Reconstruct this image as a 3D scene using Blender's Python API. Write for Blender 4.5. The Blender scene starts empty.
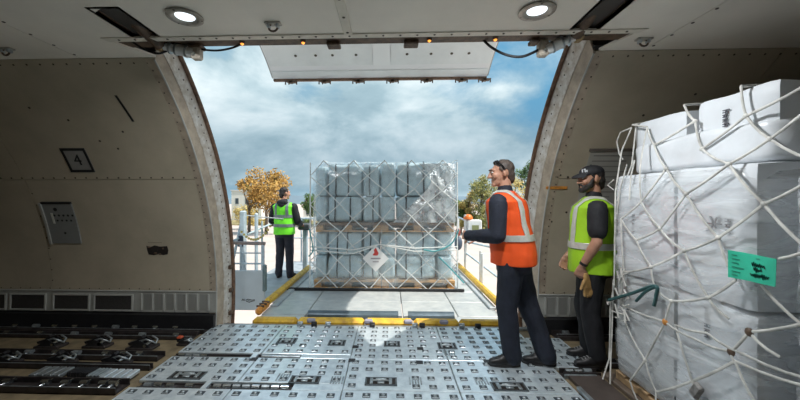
import bpy, bmesh, math, random
from mathutils import Vector, Matrix, Euler, noise as mnoise
R_ = math.radians
sc = bpy.context.scene
col = sc.collection
random.seed(7)

# ------------------------------------------------------------------ camera
CAMH = 1.43
cam_d = bpy.data.cameras.new('camera'); cam = bpy.data.objects.new('camera', cam_d); col.objects.link(cam)
cam.location = (0, 0, CAMH); cam.rotation_euler = (R_(90), 0, R_(2.0))
cam_d.sensor_width = 36; cam_d.lens = 341 / 800 * 36; cam_d.shift_x = 21.9 / 800
cam_d.clip_start = .05; cam_d.clip_end = 3000
sc.camera = cam
# ------------------------------------------------------------------ exposure
sc.view_settings.view_transform = 'Standard'; sc.view_settings.look = 'None'
sc.view_settings.gamma = 1; sc.view_settings.use_curve_mapping = False
sc.view_settings.exposure = 0.42
# ------------------------------------------------------------------ world: broken cloud
SKY = 1.0
W = bpy.data.worlds.new('cloudy_sky'); sc.world = W; W.use_nodes = True
def world():
    nt = W.node_tree; nt.nodes.clear(); N = nt.nodes.new; L = nt.links.new
    tc = N('ShaderNodeTexCoord'); sp = N('ShaderNodeSeparateXYZ'); L(tc.outputs['Generated'], sp.inputs[0])
    def math_(op, a, b=None):
        n = N('ShaderNodeMath'); n.operation = op
        for i, v in enumerate((a, b)):
            if v is None: continue
            if isinstance(v, (int, float)): n.inputs[i].default_value = v
            else: L(v, n.inputs[i])
        return n.outputs[0]
    z = math_('MAXIMUM', sp.outputs[2], 0.0)
    cb = N('ShaderNodeCombineXYZ'); L(sp.outputs[0], cb.inputs[0]); L(sp.outputs[1], cb.inputs[1]); L(math_('MULTIPLY', z, 1.9), cb.inputs[2])
    mp = N('ShaderNodeMapping'); L(cb.outputs[0], mp.inputs[0]); mp.inputs[1].default_value = (3.1, 1.35, .4)
    def nz(scale, det, rough, dist=0.0):
        n = N('ShaderNodeTexNoise'); n.inputs['Scale'].default_value = scale; n.inputs['Detail'].default_value = det
        n.inputs['Roughness'].default_value = rough; n.inputs['Distortion'].default_value = dist
        L(mp.outputs[0], n.inputs['Vector']); return n.outputs[0]
    def ramp(v, stops):
        n = N('ShaderNodeValToRGB'); L(v, n.inputs[0]); e = n.color_ramp.elements
        while len(e) < len(stops): e.new(.5)
        for k, (p, c) in enumerate(stops): e[k].position = p; e[k].color = (*c, 1)
        return n.outputs[0]
    big = nz(1.7, 3, .5); mid = nz(3.3, 10, .56, .2)
    cover = math_('ADD', math_('MULTIPLY', big, .62), math_('MULTIPLY', mid, .38))
    cloud = ramp(mid, [(.32, (.26, .375, .435)), (.46, (.34, .465, .52)), (.55, (.48, .60, .645)), (.68, (.72, .80, .82))])
    blue = ramp(z, [(0, (.27, .43, .53)), (.25, (.13, .33, .50)), (.8, (.09, .26, .46))])
    msk = ramp(cover, [(.40, (0, 0, 0)), (.50, (1, 1, 1))])
    mx = N('ShaderNodeMix'); mx.data_type = 'RGBA'; L(msk, mx.inputs[0]); L(blue, mx.inputs[6]); L(cloud, mx.inputs[7])
    # slate band of rain cloud low over the horizon
    low = ramp(z, [(0.0, (.92, .97, 1.0)), (.03, (.72, .77, .81)), (.13, (.62, .68, .73)), (.30, (.95, .97, .98)), (.45, (1, 1, 1))])
    mu = N('ShaderNodeMix'); mu.data_type = 'RGBA'; mu.blend_type = 'MULTIPLY'; mu.inputs[0].default_value = 1
    L(mx.outputs[2], mu.inputs[6]); L(low, mu.inputs[7])
    bg = N('ShaderNodeBackground'); L(mu.outputs[2], bg.inputs[0]); bg.inputs[1].default_value = SKY
    out = N('ShaderNodeOutputWorld'); L(bg.outputs[0], out.inputs[0])
world()
# ------------------------------------------------------------------ sun: high over the right end of the aircraft
SUN_EL, SUN_AZ = 60.0, -16.2          # azimuth measured from +X, negative = slightly behind the photographer
sd = bpy.data.lights.new('sun', 'SUN'); sd.energy = 4.2; sd.angle = R_(.6); sd.color = (1, .95, .87)
so = bpy.data.objects.new('sun', sd); col.objects.link(so); so.location = (20, -3, 35)
_sv = Vector((math.cos(R_(SUN_EL)) * math.cos(R_(SUN_AZ)), math.cos(R_(SUN_EL)) * math.sin(R_(SUN_AZ)), math.sin(R_(SUN_EL))))
so.rotation_euler = _sv.to_track_quat('Z', 'Y').to_euler()
LAMP_W = 22.0                        # each round ceiling lamp

# ================================================================== materials
MATS = {}
def M(name, c, rough=.6, metal=0., var=.0, vscale=6., bump=0., bscale=40., stretch=(1, 1, 1), c2=None, alpha=1., emit=None, trans=0., spec=.5, noisy_rough=0.):
    """procedural principled material: base colour varied by noise (grain / dirt), optional fine relief"""
    if name in MATS: return MATS[name]
    m = bpy.data.materials.new(name); m.use_nodes = True; nt = m.node_tree; N = nt.nodes.new; L = nt.links.new
    b = nt.nodes['Principled BSDF']; b.inputs['Base Color'].default_value = (*c, 1); b.inputs['Roughness'].default_value = rough
    b.inputs['Metallic'].default_value = metal; b.inputs['Specular IOR Level'].default_value = spec
    b.inputs['Alpha'].default_value = alpha; b.inputs['Transmission Weight'].default_value = trans
    tc = N('ShaderNodeTexCoord'); mp = N('ShaderNodeMapping'); L(tc.outputs['Object'], mp.inputs[0]); mp.inputs[3].default_value = stretch
    if var or c2:
        n = N('ShaderNodeTexNoise'); n.inputs['Scale'].default_value = vscale; n.inputs['Detail'].default_value = 6; n.inputs['Roughness'].default_value = .62
        L(mp.outputs[0], n.inputs['Vector'])
        r = N('ShaderNodeValToRGB'); L(n.outputs[0], r.inputs[0])
        d = c2 if c2 else tuple(v * (1 - var) for v in c); u = c if c2 else tuple(min(1, v * (1 + var * .5)) for v in c)
        r.color_ramp.elements[0].position = .35; r.color_ramp.elements[0].color = (*d, 1)
        r.color_ramp.elements[1].position = .62; r.color_ramp.elements[1].color = (*u, 1)
        L(r.outputs[0], b.inputs['Base Color'])
        if noisy_rough:
            mr = N('ShaderNodeMapRange'); L(n.outputs[0], mr.inputs[0]); mr.inputs[3].default_value = rough + noisy_rough; mr.inputs[4].default_value = max(.05, rough - noisy_rough)
            L(mr.outputs[0], b.inputs['Roughness'])
    if bump:
        n2 = N('ShaderNodeTexNoise'); n2.inputs['Scale'].default_value = bscale; n2.inputs['Detail'].default_value = 5
        L(mp.outputs[0], n2.inputs['Vector']); bp = N('ShaderNodeBump'); bp.inputs['Strength'].default_value = bump; bp.inputs['Distance'].default_value = .02
        L(n2.outputs[0], bp.inputs['Height']); L(bp.outputs[0], b.inputs['Normal'])
    if emit:
        b.inputs['Emission Color'].default_value = (*emit[0], 1); b.inputs['Emission Strength'].default_value = emit[1]
    MATS[name] = m; return m
def film_mat(name, c, a0, a1, rough=.22, vs=5., stretch=(1, 1, 1), gloss=.10):
    """clear stretch film: alpha streaks and wrinkles"""
    m = bpy.data.materials.new(name); m.use_nodes = True; nt = m.node_tree; N = nt.nodes.new; L = nt.links.new
    b = nt.nodes['Principled BSDF']; b.inputs['Base Color'].default_value = (*c, 1); b.inputs['Roughness'].default_value = rough
    tc = N('ShaderNodeTexCoord'); mp = N('ShaderNodeMapping'); L(tc.outputs['Object'], mp.inputs[0]); mp.inputs[3].default_value = stretch
    n = N('ShaderNodeTexNoise'); n.inputs['Scale'].default_value = vs; n.inputs['Detail'].default_value = 7; n.inputs['Distortion'].default_value = .6; L(mp.outputs[0], n.inputs['Vector'])
    mr = N('ShaderNodeMapRange'); L(n.outputs[0], mr.inputs[0]); mr.inputs[1].default_value = .36; mr.inputs[2].default_value = .66; mr.inputs[3].default_value = a0; mr.inputs[4].default_value = a1
    bp = N('ShaderNodeBump'); bp.inputs['Strength'].default_value = .6; bp.inputs['Distance'].default_value = .03; L(n.outputs[0], bp.inputs['Height']); L(bp.outputs[0], b.inputs['Normal'])
    tr = N('ShaderNodeBsdfTransparent'); gl = N('ShaderNodeBsdfGlossy'); gl.inputs['Roughness'].default_value = rough; L(bp.outputs[0], gl.inputs['Normal'])
    m1 = N('ShaderNodeMixShader'); L(mr.outputs[0], m1.inputs[0]); L(tr.outputs[0], m1.inputs[1]); L(b.outputs[0], m1.inputs[2])
    m2 = N('ShaderNodeMixShader'); m2.inputs[0].default_value = gloss; L(m1.outputs[0], m2.inputs[1]); L(gl.outputs[0], m2.inputs[2])
    L(m2.outputs[0], nt.nodes['Material Output'].inputs[0])
    MATS[name] = m; return m

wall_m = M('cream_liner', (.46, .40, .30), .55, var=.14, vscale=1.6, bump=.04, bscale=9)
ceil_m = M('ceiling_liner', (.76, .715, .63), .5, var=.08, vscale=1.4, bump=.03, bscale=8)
trim_m = M('tan_trim', (.40, .33, .25), .5, var=.25, vscale=9)
jamb_m = M('white_jamb', (.66, .64, .60), .42, var=.3, vscale=14, c2=(.42, .36, .29))
seal_m = M('brown_seal', (.16, .09, .055), .6, var=.4, vscale=22)
dark_m = M('dark_recess', (.018, .013, .011), .7)
rust_m = M('greasy_brown', (.10, .062, .038), .55, var=.5, vscale=18)
screw_m = M('screw_head', (.09, .075, .06), .45, metal=.6)
dado_m = M('grey_dado', (.36, .36, .33), .5, var=.18, vscale=7)
dadol_m = M('dado_edge', (.43, .43, .40), .45, var=.1)
grille_m = M('vent_mesh', (.045, .042, .04), .6, var=.3, vscale=60)
alu_m = M('worn_aluminium', (.80, .88, .92), .34, metal=.55, c2=(.58, .66, .71), vscale=11, bump=.06, bscale=60, noisy_rough=.1)
alud_m = M('dull_aluminium', (.40, .44, .46), .38, metal=.75, var=.35, vscale=16)
steel_m = M('bright_steel', (.74, .78, .80), .25, metal=1., var=.15, vscale=20)
track_m = M('dark_track', (.052, .044, .043), .45, metal=.35, var=.4, vscale=14)
black_m = M('black_paint', (.014, .014, .016), .5, var=.3, vscale=30)
khaki_m = M('khaki_floor', (.22, .17, .10), .6, var=.35, vscale=9)
lamp_m = M('lamp_lens', (.9, .95, 1), .3, emit=((.86, .95, 1.0), 1.1))
amber_m = M('amber_lens', (1, .45, .1), .3, emit=((1, .33, .05), 1.4))
white_m = M('white_enamel', (.78, .79, .78), .4, var=.12, vscale=10)
pen_m = M('black_print', (.012, .012, .013), .6)
door_m = M('door_liner', (.70, .73, .73), .45, var=.08, vscale=2.2)
yellow_m = M('safety_yellow', (.78, .49, .03), .5, var=.3, vscale=14, c2=(.50, .27, .03))
orange_m = M('orange_rust', (.66, .27, .05), .6, var=.4, vscale=16)
deck_m = M('loader_deck', (.56, .58, .57), .42, metal=.25, c2=(.43, .46, .47), vscale=6, bump=.05, bscale=30)
roll_m = M('loader_roller', (.11, .15, .18), .34, metal=.45, var=.2, vscale=8)
lblue_m = M('pale_blue_steel', (.47, .57, .63), .42, var=.15, vscale=9)
lgrey_m = M('loader_grey', (.37, .41, .44), .5, var=.2, vscale=5)
bale_m = M('pale_blue_wrap', (.58, .74, .81), .34, var=.16, vscale=7, bump=.35, bscale=9)
bstrap_m = M('dark_strap', (.03, .045, .06), .5)
wood_m = M('pine', (.62, .36, .15), .65, var=.35, vscale=8, stretch=(1, 9, 9))
woodd_m = M('weathered_wood', (.27, .155, .085), .7, var=.35, vscale=8, stretch=(1, 9, 9))
net_m = M('net_webbing', (.72, .74, .73), .6, var=.18, vscale=40)
netg_m = M('net_webbing_grubby', (.50, .48, .45), .65, var=.3, vscale=25)
green_m = M('dark_green_strap', (.03, .10, .10), .55)
carton_m = M('white_carton', (.70, .73, .76), .5, var=.05, vscale=4)
carton2_m = M('greyed_carton', (.58, .60, .61), .5, var=.08, vscale=4)
tag_m = M('green_tag', (.03, .52, .33), .5, var=.18, vscale=6)
paper_m = M('notice_paper', (.62, .61, .55), .5, var=.05)
film_m = film_mat('stretch_film', (.90, .93, .95), .04, .62, .16, 3.0, (1, .7, 3.4))
filmb_m = film_mat('blue_film', (.80, .91, .96), .02, .34, .14, 2.2, (1, 1, 1.2), .13)
concrete_m = M('apron_concrete', (.60, .50, .45), .8, var=.10, vscale=.35)

# ================================================================== geometry helpers
class MB:
    def __init__(s): s.v = []; s.f = []; s.m = []; s.mi = 0
    def add(s, vs, fs):
        b = len(s.v); s.v += [tuple(v) for v in vs]
        for f in fs: s.f.append(tuple(i + b for i in f)); s.m.append(s.mi)
        return s
    def box(s, x0, x1, y0, y1, z0, z1):
        v = [(x, y, z) for z in (z0, z1) for y in (y0, y1) for x in (x0, x1)]
        return s.add(v, [(0, 2, 3, 1), (4, 5, 7, 6), (0, 1, 5, 4), (2, 6, 7, 3), (0, 4, 6, 2), (1, 3, 7, 5)])
    def cbox(s, c, d, b=.01, rot=None):
        """box with chamfered edges, centre c, full size d"""
        hx, hy, hz = (k / 2 for k in d); b = min(b, hx * .9, hy * .9, hz * .9)
        vs = []; idx = {}
        for sx in (-1, 1):
            for sy in (-1, 1):
                for sz in (-1, 1):
                    for ax, p in enumerate(((sx * hx, sy * (hy - b), sz * (hz - b)), (sx * (hx - b), sy * hy, sz * (hz - b)), (sx * (hx - b), sy * (hy - b), sz * hz))):
                        idx[(sx, sy, sz, ax)] = len(vs); vs.append(Vector(p))
        fs = []
        I = lambda a, bb, cc, ax: idx[(a, bb, cc, ax)]
        for q in (-1, 1):
            fs.append([I(q, -1, -1, 0), I(q, 1, -1, 0), I(q, 1, 1, 0), I(q, -1, 1, 0)][::q])
            fs.append([I(-1, q, -1, 1), I(1, q, -1, 1), I(1, q, 1, 1), I(-1, q, 1, 1)][::-q])
            fs.append([I(-1, -1, q, 2), I(1, -1, q, 2), I(1, 1, q, 2), I(-1, 1, q, 2)][::q])
        for a in (-1, 1):
            for bb in (-1, 1):
                fs.append([I(a, bb, -1, 0), I(a, bb, 1, 0), I(a, bb, 1, 1), I(a, bb, -1, 1)][::-a * bb])
                fs.append([I(a, -1, bb, 0), I(a, 1, bb, 0), I(a, 1, bb, 2), I(a, -1, bb, 2)][::a * bb])
                fs.append([I(-1, a, bb, 1), I(1, a, bb, 1), I(1, a, bb, 2), I(-1, a, bb, 2)][::-a * bb])
                for cc in (-1, 1):
                    fs.append([I(a, bb, cc, 0), I(a, bb, cc, 1), I(a, bb, cc, 2)][::a * bb * cc])
        Mx = rot if rot is not None else Matrix.Identity(3)
        return s.add([Mx @ v + Vector(c) for v in vs], fs)
    def tube(s, pts, r, n=8, flat=None, cap=True, closed=False):
        """tube along pts; r number or list; flat=(vector,k) squashes the section along vector by k"""
        pts = [Vector(p) for p in pts]; k = len(pts); rs = r if isinstance(r, (list, tuple)) else [r] * k
        b = len(s.v); prev = None
        for i, p in enumerate(pts):
            a = pts[i - 1] if (i or closed) else pts[0]; c = pts[(i + 1) % k] if (i < k - 1 or closed) else pts[-1]
            t = (c - a); t = t.normalized() if t.length > 1e-9 else Vector((0, 0, 1))
            if prev is None:
                u = t.orthogonal().normalized()
            else:
                u = prev - t * prev.dot(t); u = u.normalized() if u.length > 1e-6 else t.orthogonal().normalized()
            prev = u; w = t.cross(u)
            for j in range(n):
                q = 2 * math.pi * j / n; o = (u * math.cos(q) + w * math.sin(q)) * rs[i]
                if flat: fv = flat[0]; o = o - fv * o.dot(fv) * (1 - flat[1])
                s.v.append(tuple(p + o))
        segs = k if closed else k - 1
        for i in range(segs):
            for j in range(n):
                a = b + i * n + j; c = b + i * n + (j + 1) % n; d = b + ((i + 1) % k) * n + (j + 1) % n; e = b + ((i + 1) % k) * n + j
                s.f.append((a, c, d, e)); s.m.append(s.mi)
        if cap and not closed:
            s.f.append(tuple(b + j for j in range(n))[::-1]); s.m.append(s.mi)
            s.f.append(tuple(b + (k - 1) * n + j for j in range(n))); s.m.append(s.mi)
        return s
    def bar(s, p0, p1, r, n=10, r1=None): return s.tube([p0, p1], [r, r if r1 is None else r1], n)
    def lathe(s, prof, c=(0, 0, 0), n=20, rot=None):
        b = []; Mx = rot if rot is not None else Matrix.Identity(3)
        for (r, z) in prof:
            for j in range(n):
                q = 2 * math.pi * j / n; b.append(Mx @ Vector((r * math.cos(q), r * math.sin(q), z)) + Vector(c))
        fs = []
        for i in range(len(prof) - 1):
            for j in range(n): fs.append((i * n + j, i * n + (j + 1) % n, (i + 1) * n + (j + 1) % n, (i + 1) * n + j))
        fs.append(tuple(range(n))[::-1]); fs.append(tuple((len(prof) - 1) * n + j for j in range(n)))
        return s.add(b, fs)
    def ell(s, c, r, n=16, m=10, rot=None):
        Mx = rot if rot is not None else Matrix.Identity(3); c = Vector(c)
        vs = [c + Mx @ Vector((0, 0, -r[2]))]
        for i in range(1, m):
            a = math.pi * i / m
            for j in range(n):
                q = 2 * math.pi * j / n
                vs.append(c + Mx @ Vector((r[0] * math.sin(a) * math.cos(q), r[1] * math.sin(a) * math.sin(q), -r[2] * math.cos(a))))
        vs.append(c + Mx @ Vector((0, 0, r[2]))); fs = []
        for j in range(n): fs.append((0, 1 + (j + 1) % n, 1 + j))
        for i in range(m - 2):
            for j in range(n):
                a = 1 + i * n + j; d = 1 + i * n + (j + 1) % n; fs.append((a, d, d + n, a + n))
        t = len(vs) - 1
        for j in range(n): fs.append((t, 1 + (m - 2) * n + j, 1 + (m - 2) * n + (j + 1) % n))
        return s.add(vs, fs)
    def limb(s, p0, p1, r0, r1, n=16, side=None, k=1.0):
        """tapered capsule with round ends; section squashed by k along side"""
        p0 = Vector(p0); p1 = Vector(p1); d = p1 - p0; Ln = d.length; t = d.normalized()
        pts = []; rs = []
        for a in (-80, -55, -30, 0):
            pts.append(p0 + t * r0 * math.sin(R_(a))); rs.append(r0 * math.cos(R_(a)))
        for a in (0, 30, 55, 80):
            pts.append(p1 + t * r1 * math.sin(R_(a))); rs.append(r1 * math.cos(R_(a)))
        return s.tube(pts, rs, n, flat=((Vector(side).normalized(), k) if side is not None else None))
    def loft(s, rings, n=28, e=2.3):
        """closed stack of super-ellipses (z, cx, cy, rx, ry)"""
        vs = []
        for (z, cx, cy, rx, ry) in rings:
            for j in range(n):
                q = 2 * math.pi * j / n; c, d = math.cos(q), math.sin(q)
                vs.append((cx + rx * math.copysign(abs(c) ** (2 / e), c), cy + ry * math.copysign(abs(d) ** (2 / e), d), z))
        fs = []
        for i in range(len(rings) - 1):
            for j in range(n): fs.append((i * n + j, i * n + (j + 1) % n, (i + 1) * n + (j + 1) % n, (i + 1) * n + j))
        fs.append(tuple(range(n))[::-1]); fs.append(tuple((len(rings) - 1) * n + j for j in range(n)))
        return s.add(vs, fs)
    def prism(s, poly, y0, y1, axis='y'):
        """polygon (a,b) extruded; axis y: (x,z) outline, x: (y,z) outline, z: (x,y) outline"""
        mk = {'y': lambda p, t: (p[0], t, p[1]), 'x': lambda p, t: (t, p[0], p[1]), 'z': lambda p, t: (p[0], p[1], t)}[axis]
        k = len(poly); vs = [mk(p, y0) for p in poly] + [mk(p, y1) for p in poly]
        fs = [(i, (i + 1) % k, (i + 1) % k + k, i + k) for i in range(k)] + [tuple(range(k))[::-1], tuple(range(k, 2 * k))]
        return s.add(vs, fs)
    def sheet(s, rows, thick):
        """grid of points rows[i][j]; thickened by the vector function / constant vector"""
        a = len(rows); b = len(rows[0]); o = len(s.v)
        top = [Vector(p) for r in rows for p in r]
        bot = [Vector(p) + (thick(p) if callable(thick) else Vector(thick)) for r in rows for p in r]
        fs = []; K = a * b
        for i in range(a - 1):
            for j in range(b - 1):
                q = (i * b + j, i * b + j + 1, (i + 1) * b + j + 1, (i + 1) * b + j); fs.append(q); fs.append(tuple(x + K for x in q[::-1]))
        ring = [j for j in range(b)] + [i * b + b - 1 for i in range(1, a)] + [(a - 1) * b + j for j in range(b - 2, -1, -1)] + [i * b for i in range(a - 2, 0, -1)]
        for i in range(len(ring)):
            p, q = ring[i], ring[(i + 1) % len(ring)]; fs.append((q, p, p + K, q + K))
        return s.add(top + bot, fs)
    def mesh(s, name, mats=()):
        me = bpy.data.meshes.new(name); me.from_pydata(s.v, [], s.f); me.update()
        for m in mats: me.materials.append(m)
        if len(mats) > 1: me.polygons.foreach_set('material_index', s.m)
        bm = bmesh.new(); bm.from_mesh(me); bmesh.ops.recalc_face_normals(bm, faces=bm.faces); bm.to_mesh(me); bm.free()
        return me
    def build(s, name, mat, parent=None, smooth=0):
        me = s.mesh(name, mat if isinstance(mat, (list, tuple)) else [mat])
        if smooth: me.shade_smooth(); me.set_sharp_from_angle(angle=R_(smooth))
        return link(name, me, parent)
def link(name, me, parent=None):
    o = bpy.data.objects.new(name, me); col.objects.link(o)
    if parent is not None: o.parent = parent
    return o
def tag(o, label=None, cat=None, group=None, kind=None):
    if label: o['label'] = label
    if cat: o['category'] = cat
    if group: o['group'] = group
    if kind: o['kind'] = kind
    return o
def empty(name, loc=(0, 0, 0), rz=0):
    o = bpy.data.objects.new(name, None); col.objects.link(o); o.location = loc; o.rotation_euler = (0, 0, rz); o.empty_display_size = .1
    return o
def struct(o): o['kind'] = 'structure'; return o
def children(o): return [c for c in bpy.data.objects if c.parent == o]
def copy_tree(o, parent=None):
    c = o.copy(); col.objects.link(c); c.parent = parent
    for ch in children(o): copy_tree(ch, c)
    return c
def text_mesh(txt, size):
    cu = bpy.data.curves.new('lettering', 'FONT'); cu.body = txt; cu.size = size; cu.align_x = 'CENTER'; cu.align_y = 'CENTER'; cu.extrude = .0008
    ob = bpy.data.objects.new('lettering', cu); col.objects.link(ob)
    dg = bpy.context.evaluated_depsgraph_get(); me = bpy.data.meshes.new_from_object(ob.evaluated_get(dg))
    bpy.data.objects.remove(ob); bpy.data.curves.remove(cu); return me

# ---- fuselage liner: cylinder about the X axis
YC, ZC, RI, RO = .82, .35, 3.0, 3.3
def wy(z, R=RI): return YC + math.sqrt(max(0, R * R - (z - ZC) ** 2))
def wp(x, z, off=0.):
    """point on the liner at x, height z, moved `off` into the room"""
    y = wy(z); n = Vector((0, y - YC, z - ZC)).normalized(); return Vector((x, y, z)) - n * off
def wn(z): return Vector((0, wy(z) - YC, z - ZC)).normalized()
def zsteps(z0, z1, n): return [z0 + (z1 - z0) * i / n for i in range(n + 1)]
def wall_patch(mb, x0, x1, z0, z1, t=.02, off=0., n=10):
    mb.sheet([[wp(x, z, off) for x in (x0, x1)] for z in zsteps(z0, z1, n)], lambda p: wn(p[2]) * t); return mb
def screw(mb, p, nrm, r=.008):
    q = Vector(nrm).normalized().to_track_quat('Z', 'Y').to_matrix(); mb.lathe([(r, -.001), (r, .002), (r * .6, .004)], p, 8, q)
ZT = 2.62   # ceiling height
XL, XR = -1.97, 1.63      # edges of the wall liner at the doorway
OL, OR = -1.93, 1.555      # clear opening
HY = 2.47                 # inner edge of the header
SILL = 3.86
XE0, XE1 = -8.0, 8.0
def flare(z):      # the cut-out widens a little towards the roof
    t = max(0., min(1., (z - 1.5) / 1.3)); return .015 * t * t * (3 - 2 * t)
def ox(left, z): return OL - flare(z) if left else OR + flare(z)

# ================================================================== the setting: liner walls
def make_wall(name, xa, xb, splits, left):
    w = MB(); wall_patch(w, xa, xb, -.02, ZT + .02, .10, -.03, 14); wall = struct(w.build(name, M('liner_backing', (.05, .045, .04), .7), None, 40))
    zr = 1.645
    for i in range(len(splits) - 1):
        a, b = splits[i] + .003, splits[i + 1] - .003
        for (z0, z1) in ((.395, zr - .003), (zr + .003, ZT - .001)):
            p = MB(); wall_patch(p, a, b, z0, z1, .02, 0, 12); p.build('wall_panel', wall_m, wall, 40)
    rv = MB()
    x = min(xa, xb) + .05
    while x < max(xa, xb) - .02:
        if -4.6 < x < 3.6:
            screw(rv, wp(x, zr + .02, .001), -wn(zr), .009); screw(rv, wp(x, ZT - .03, .001), -wn(ZT - .03), .008); screw(rv, wp(x, .41, .001), -wn(.41), .007)
        x += .118
    for s in splits[1:-1]:
        for k in range(9):
            z = .5 + k * .125; screw(rv, wp(s + .015, z, .001), -wn(z), .007)
    for (x, z) in (((-2.62, 2.1), (-2.9, 2.02), (-3.4, 2.3), (-2.75, 1.95), (-3.1, 2.2)) if left else ((2.3, 2.2), (2.65, 2.35), (1.72, 1.68), (1.80, 1.66), (1.86, 1.3), (1.72, 1.2), (2.45, 1.3))):
        screw(rv, wp(x, z, .001), -wn(z), .011)
    tag(rv.build('screw_heads', screw_m, wall, 30), kind='stuff')
    # grey dado band at the foot
    d = MB(); wall_patch(d, xa, xb, .15, .385, .03, .012, 3); dado = d.build('dado', dado_m, wall, 40)
    e = MB(); e.tube([wp(xa, .388, .012), wp(xb, .388, .012)], .010, 6); e.build('dado_rail', dadol_m, dado, 40)
    k = MB(); k.box(min(xa, xb), max(xa, xb), 3.74, 3.84, -.02, .14); k.build('kick_plate', black_m, wall)
    return wall, dado
wall_l, dado_l = make_wall('wall_left', XE0, XL, [XE0, -6.6, -5.25, -3.92, XL], True)
wall_r, dado_r = make_wall('wall_right', XR, XE1, [XR, 3.1, 4.5, 6.2, XE1], False)
def fins(xs, dado):
    for x in xs:
        f = MB(); f.cbox(wp(x, .267, .022), (.014, .022, .19), .004); f.build('fin', dadol_m, dado)
        if x != xs[-1]:
            g = MB(); g.cbox(wp(x + .064, .267, .013), (.085, .008, .19), .003); g.build('recess_strip', M('dado_shadow_gap', (.25, .25, .23), .6), dado)
fins([-2.835 + .1303 * i for i in range(7)], dado_l); fins([1.70 + .1303 * i for i in range(8)], dado_r)
def vent(xa, xb, dado):
    f = MB()
    for (a, b, z0, z1) in ((xa, xb, .335, .35), (xa, xb, .16, .175), (xa, xa + .016, .175, .335), (xb - .016, xb, .175, .335)):
        wall_patch(f, a, b, z0, z1, .022, .03, 2)
    fr = f.build('vent_frame', dadol_m, dado)
    g = MB(); wall_patch(g, xa + .016, xb - .016, .175, .335, .006, .016, 2)
    g.build('vent_grille', grille_m, dado)
for (a, b) in ((-3.40, -2.935), (-3.885, -3.445), (-4.40, -3.965), (-4.9, -4.44), (-5.4, -4.94)): vent(a, b, dado_l)

# door surround: tan flange, white jamb, brown seal
def jamb(name, xi, xo, sgn):
    zs = zsteps(-.02, ZT - .01, 22); zo = zsteps(-.10, 2.95, 22)
    f = MB(); f.sheet([[wp(xi - sgn * .085, z, .004), wp(xi, z, .004)] for z in zs], lambda p: wn(min(p[2], 2.62)) * .006)
    fl = struct(f.build(name, trim_m, None, 40))
    def mid(z, zz, t): return wp(xi, z, .006).lerp(Vector((ox(sgn > 0, zz), wy(zz, RO), zz)), t)
    j = MB(); j.sheet([[mid(z, zz, 0), mid(z, zz, .42)] for z, zz in zip(zs, zo)], (-sgn * .02, 0, 0)); j.build('jamb_liner', trim_m, fl, 40)
    j = MB(); j.sheet([[mid(z, zz, .42) + Vector((sgn * .006, 0, 0)), mid(z, zz, 1)] for z, zz in zip(zs, zo)], (-sgn * .02, 0, 0)); j.build('jamb_face', jamb_m, fl, 40)
    e = MB(); e.tube([Vector((ox(sgn > 0, z) + sgn * .012, wy(z, RO), z)) for z in zo], .022, 8); e.build('door_seal', seal_m, fl, 60)
    e = MB(); e.tube([wp(xi - sgn * .001, z, .008) for z in zs], .008, 6); e.build('edge_bead', dadol_m, fl, 60)
    r = MB()
    for i in range(34):
        z = .12 + i * .0735; screw(r, wp(xi - sgn * .065, z, .005), -wn(z), .007)
    for i in range(40):
        t = i / 39; z = -.0 + t * 2.55; zz = -.05 + t * 2.92
        p = wp(xi, z).lerp(Vector((ox(sgn > 0, zz), wy(zz, RO), zz)), .72); screw(r, p + Vector((sgn * .003, 0, 0)), (sgn, -.4, 0), .008)
    tag(r.build('screw_heads', screw_m, fl, 30), kind='stuff')
    h = MB()     # door stop fittings low on the jamb
    for z in (.07, .34, .62):
        h.cbox(Vector((xo, wy(z, RO) - .05, z)), (.05, .07, .05), .01)
    h.build('stop_fitting', rust_m, fl)
    return fl
jamb('trim_1', XL, OL, 1); jamb('trim_2', XR, OR, -1)

# ceiling
cl = MB(); cl.box(XE0, XE1, -1.2, HY - .01, ZT + .03, ZT + .08); cl.box(XE0, -2.1, HY - .02, wy(ZT) + .02, ZT + .03, ZT + .08); cl.box(1.75, XE1, HY - .02, wy(ZT) + .02, ZT + .03, ZT + .08)
ceil = struct(cl.build('ceiling', M('liner_backing', (.05, .045, .04), .7)))
SLOTS = [(-1.87, -1.69, 2.06), (1.27, 1.44, 1.80)]
def cpanel(poly):
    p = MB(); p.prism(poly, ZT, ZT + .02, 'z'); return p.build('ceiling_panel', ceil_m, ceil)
g = .003
cpanel([(XE0, -1.2), (-5.2 - g, -1.2), (-5.2 - g, 2.775), (XE0, 2.775)])
cpanel([(-5.2 + g, -1.2), (-2.60 - g, -1.2), (-2.60 - g, 2.775), (-5.2 + g, 2.775)])
cpanel([(-2.60 + g, -1.2), (-.30 - g, -1.2), (-.30 - g, HY), (-1.69, HY), (-1.69, 2.06), (-1.80, 2.06), (-1.87, 2.10), (-1.87, HY), (-2.1, HY), (-1.95, 2.775), (-2.60 + g, 2.775)])
cpanel([(-.30 + g, -1.2), (2.01 - g, -1.2), (2.01 - g, 2.775), (1.66, 2.775), (1.75, HY), (1.44, HY), (1.44, 1.80), (1.27, 1.80), (1.27, HY), (-.30 + g, HY)])
cpanel([(2.01 + g, -1.2), (4.6 - g, -1.2), (4.6 - g, 2.775), (2.01 + g, 2.775)])
cpanel([(4.6 + g, -1.2), (XE1, -1.2), (XE1, 2.775), (4.6 + g, 2.775)])
st = MB(); st.cbox((-.30, .63, ZT - .003), (.062, HY * 2 - 1.26, .008), .003); st.build('seam_strip', M('seam_strip', (.63, .59, .50), .5, var=.1), ceil)
rv = MB()
for x in (-5.2, -2.60, 2.01, 4.6):
    for i in range(22): screw(rv, (x + .02, 2.7 - i * .17, ZT - .001), (0, 0, -1), .010)
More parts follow.
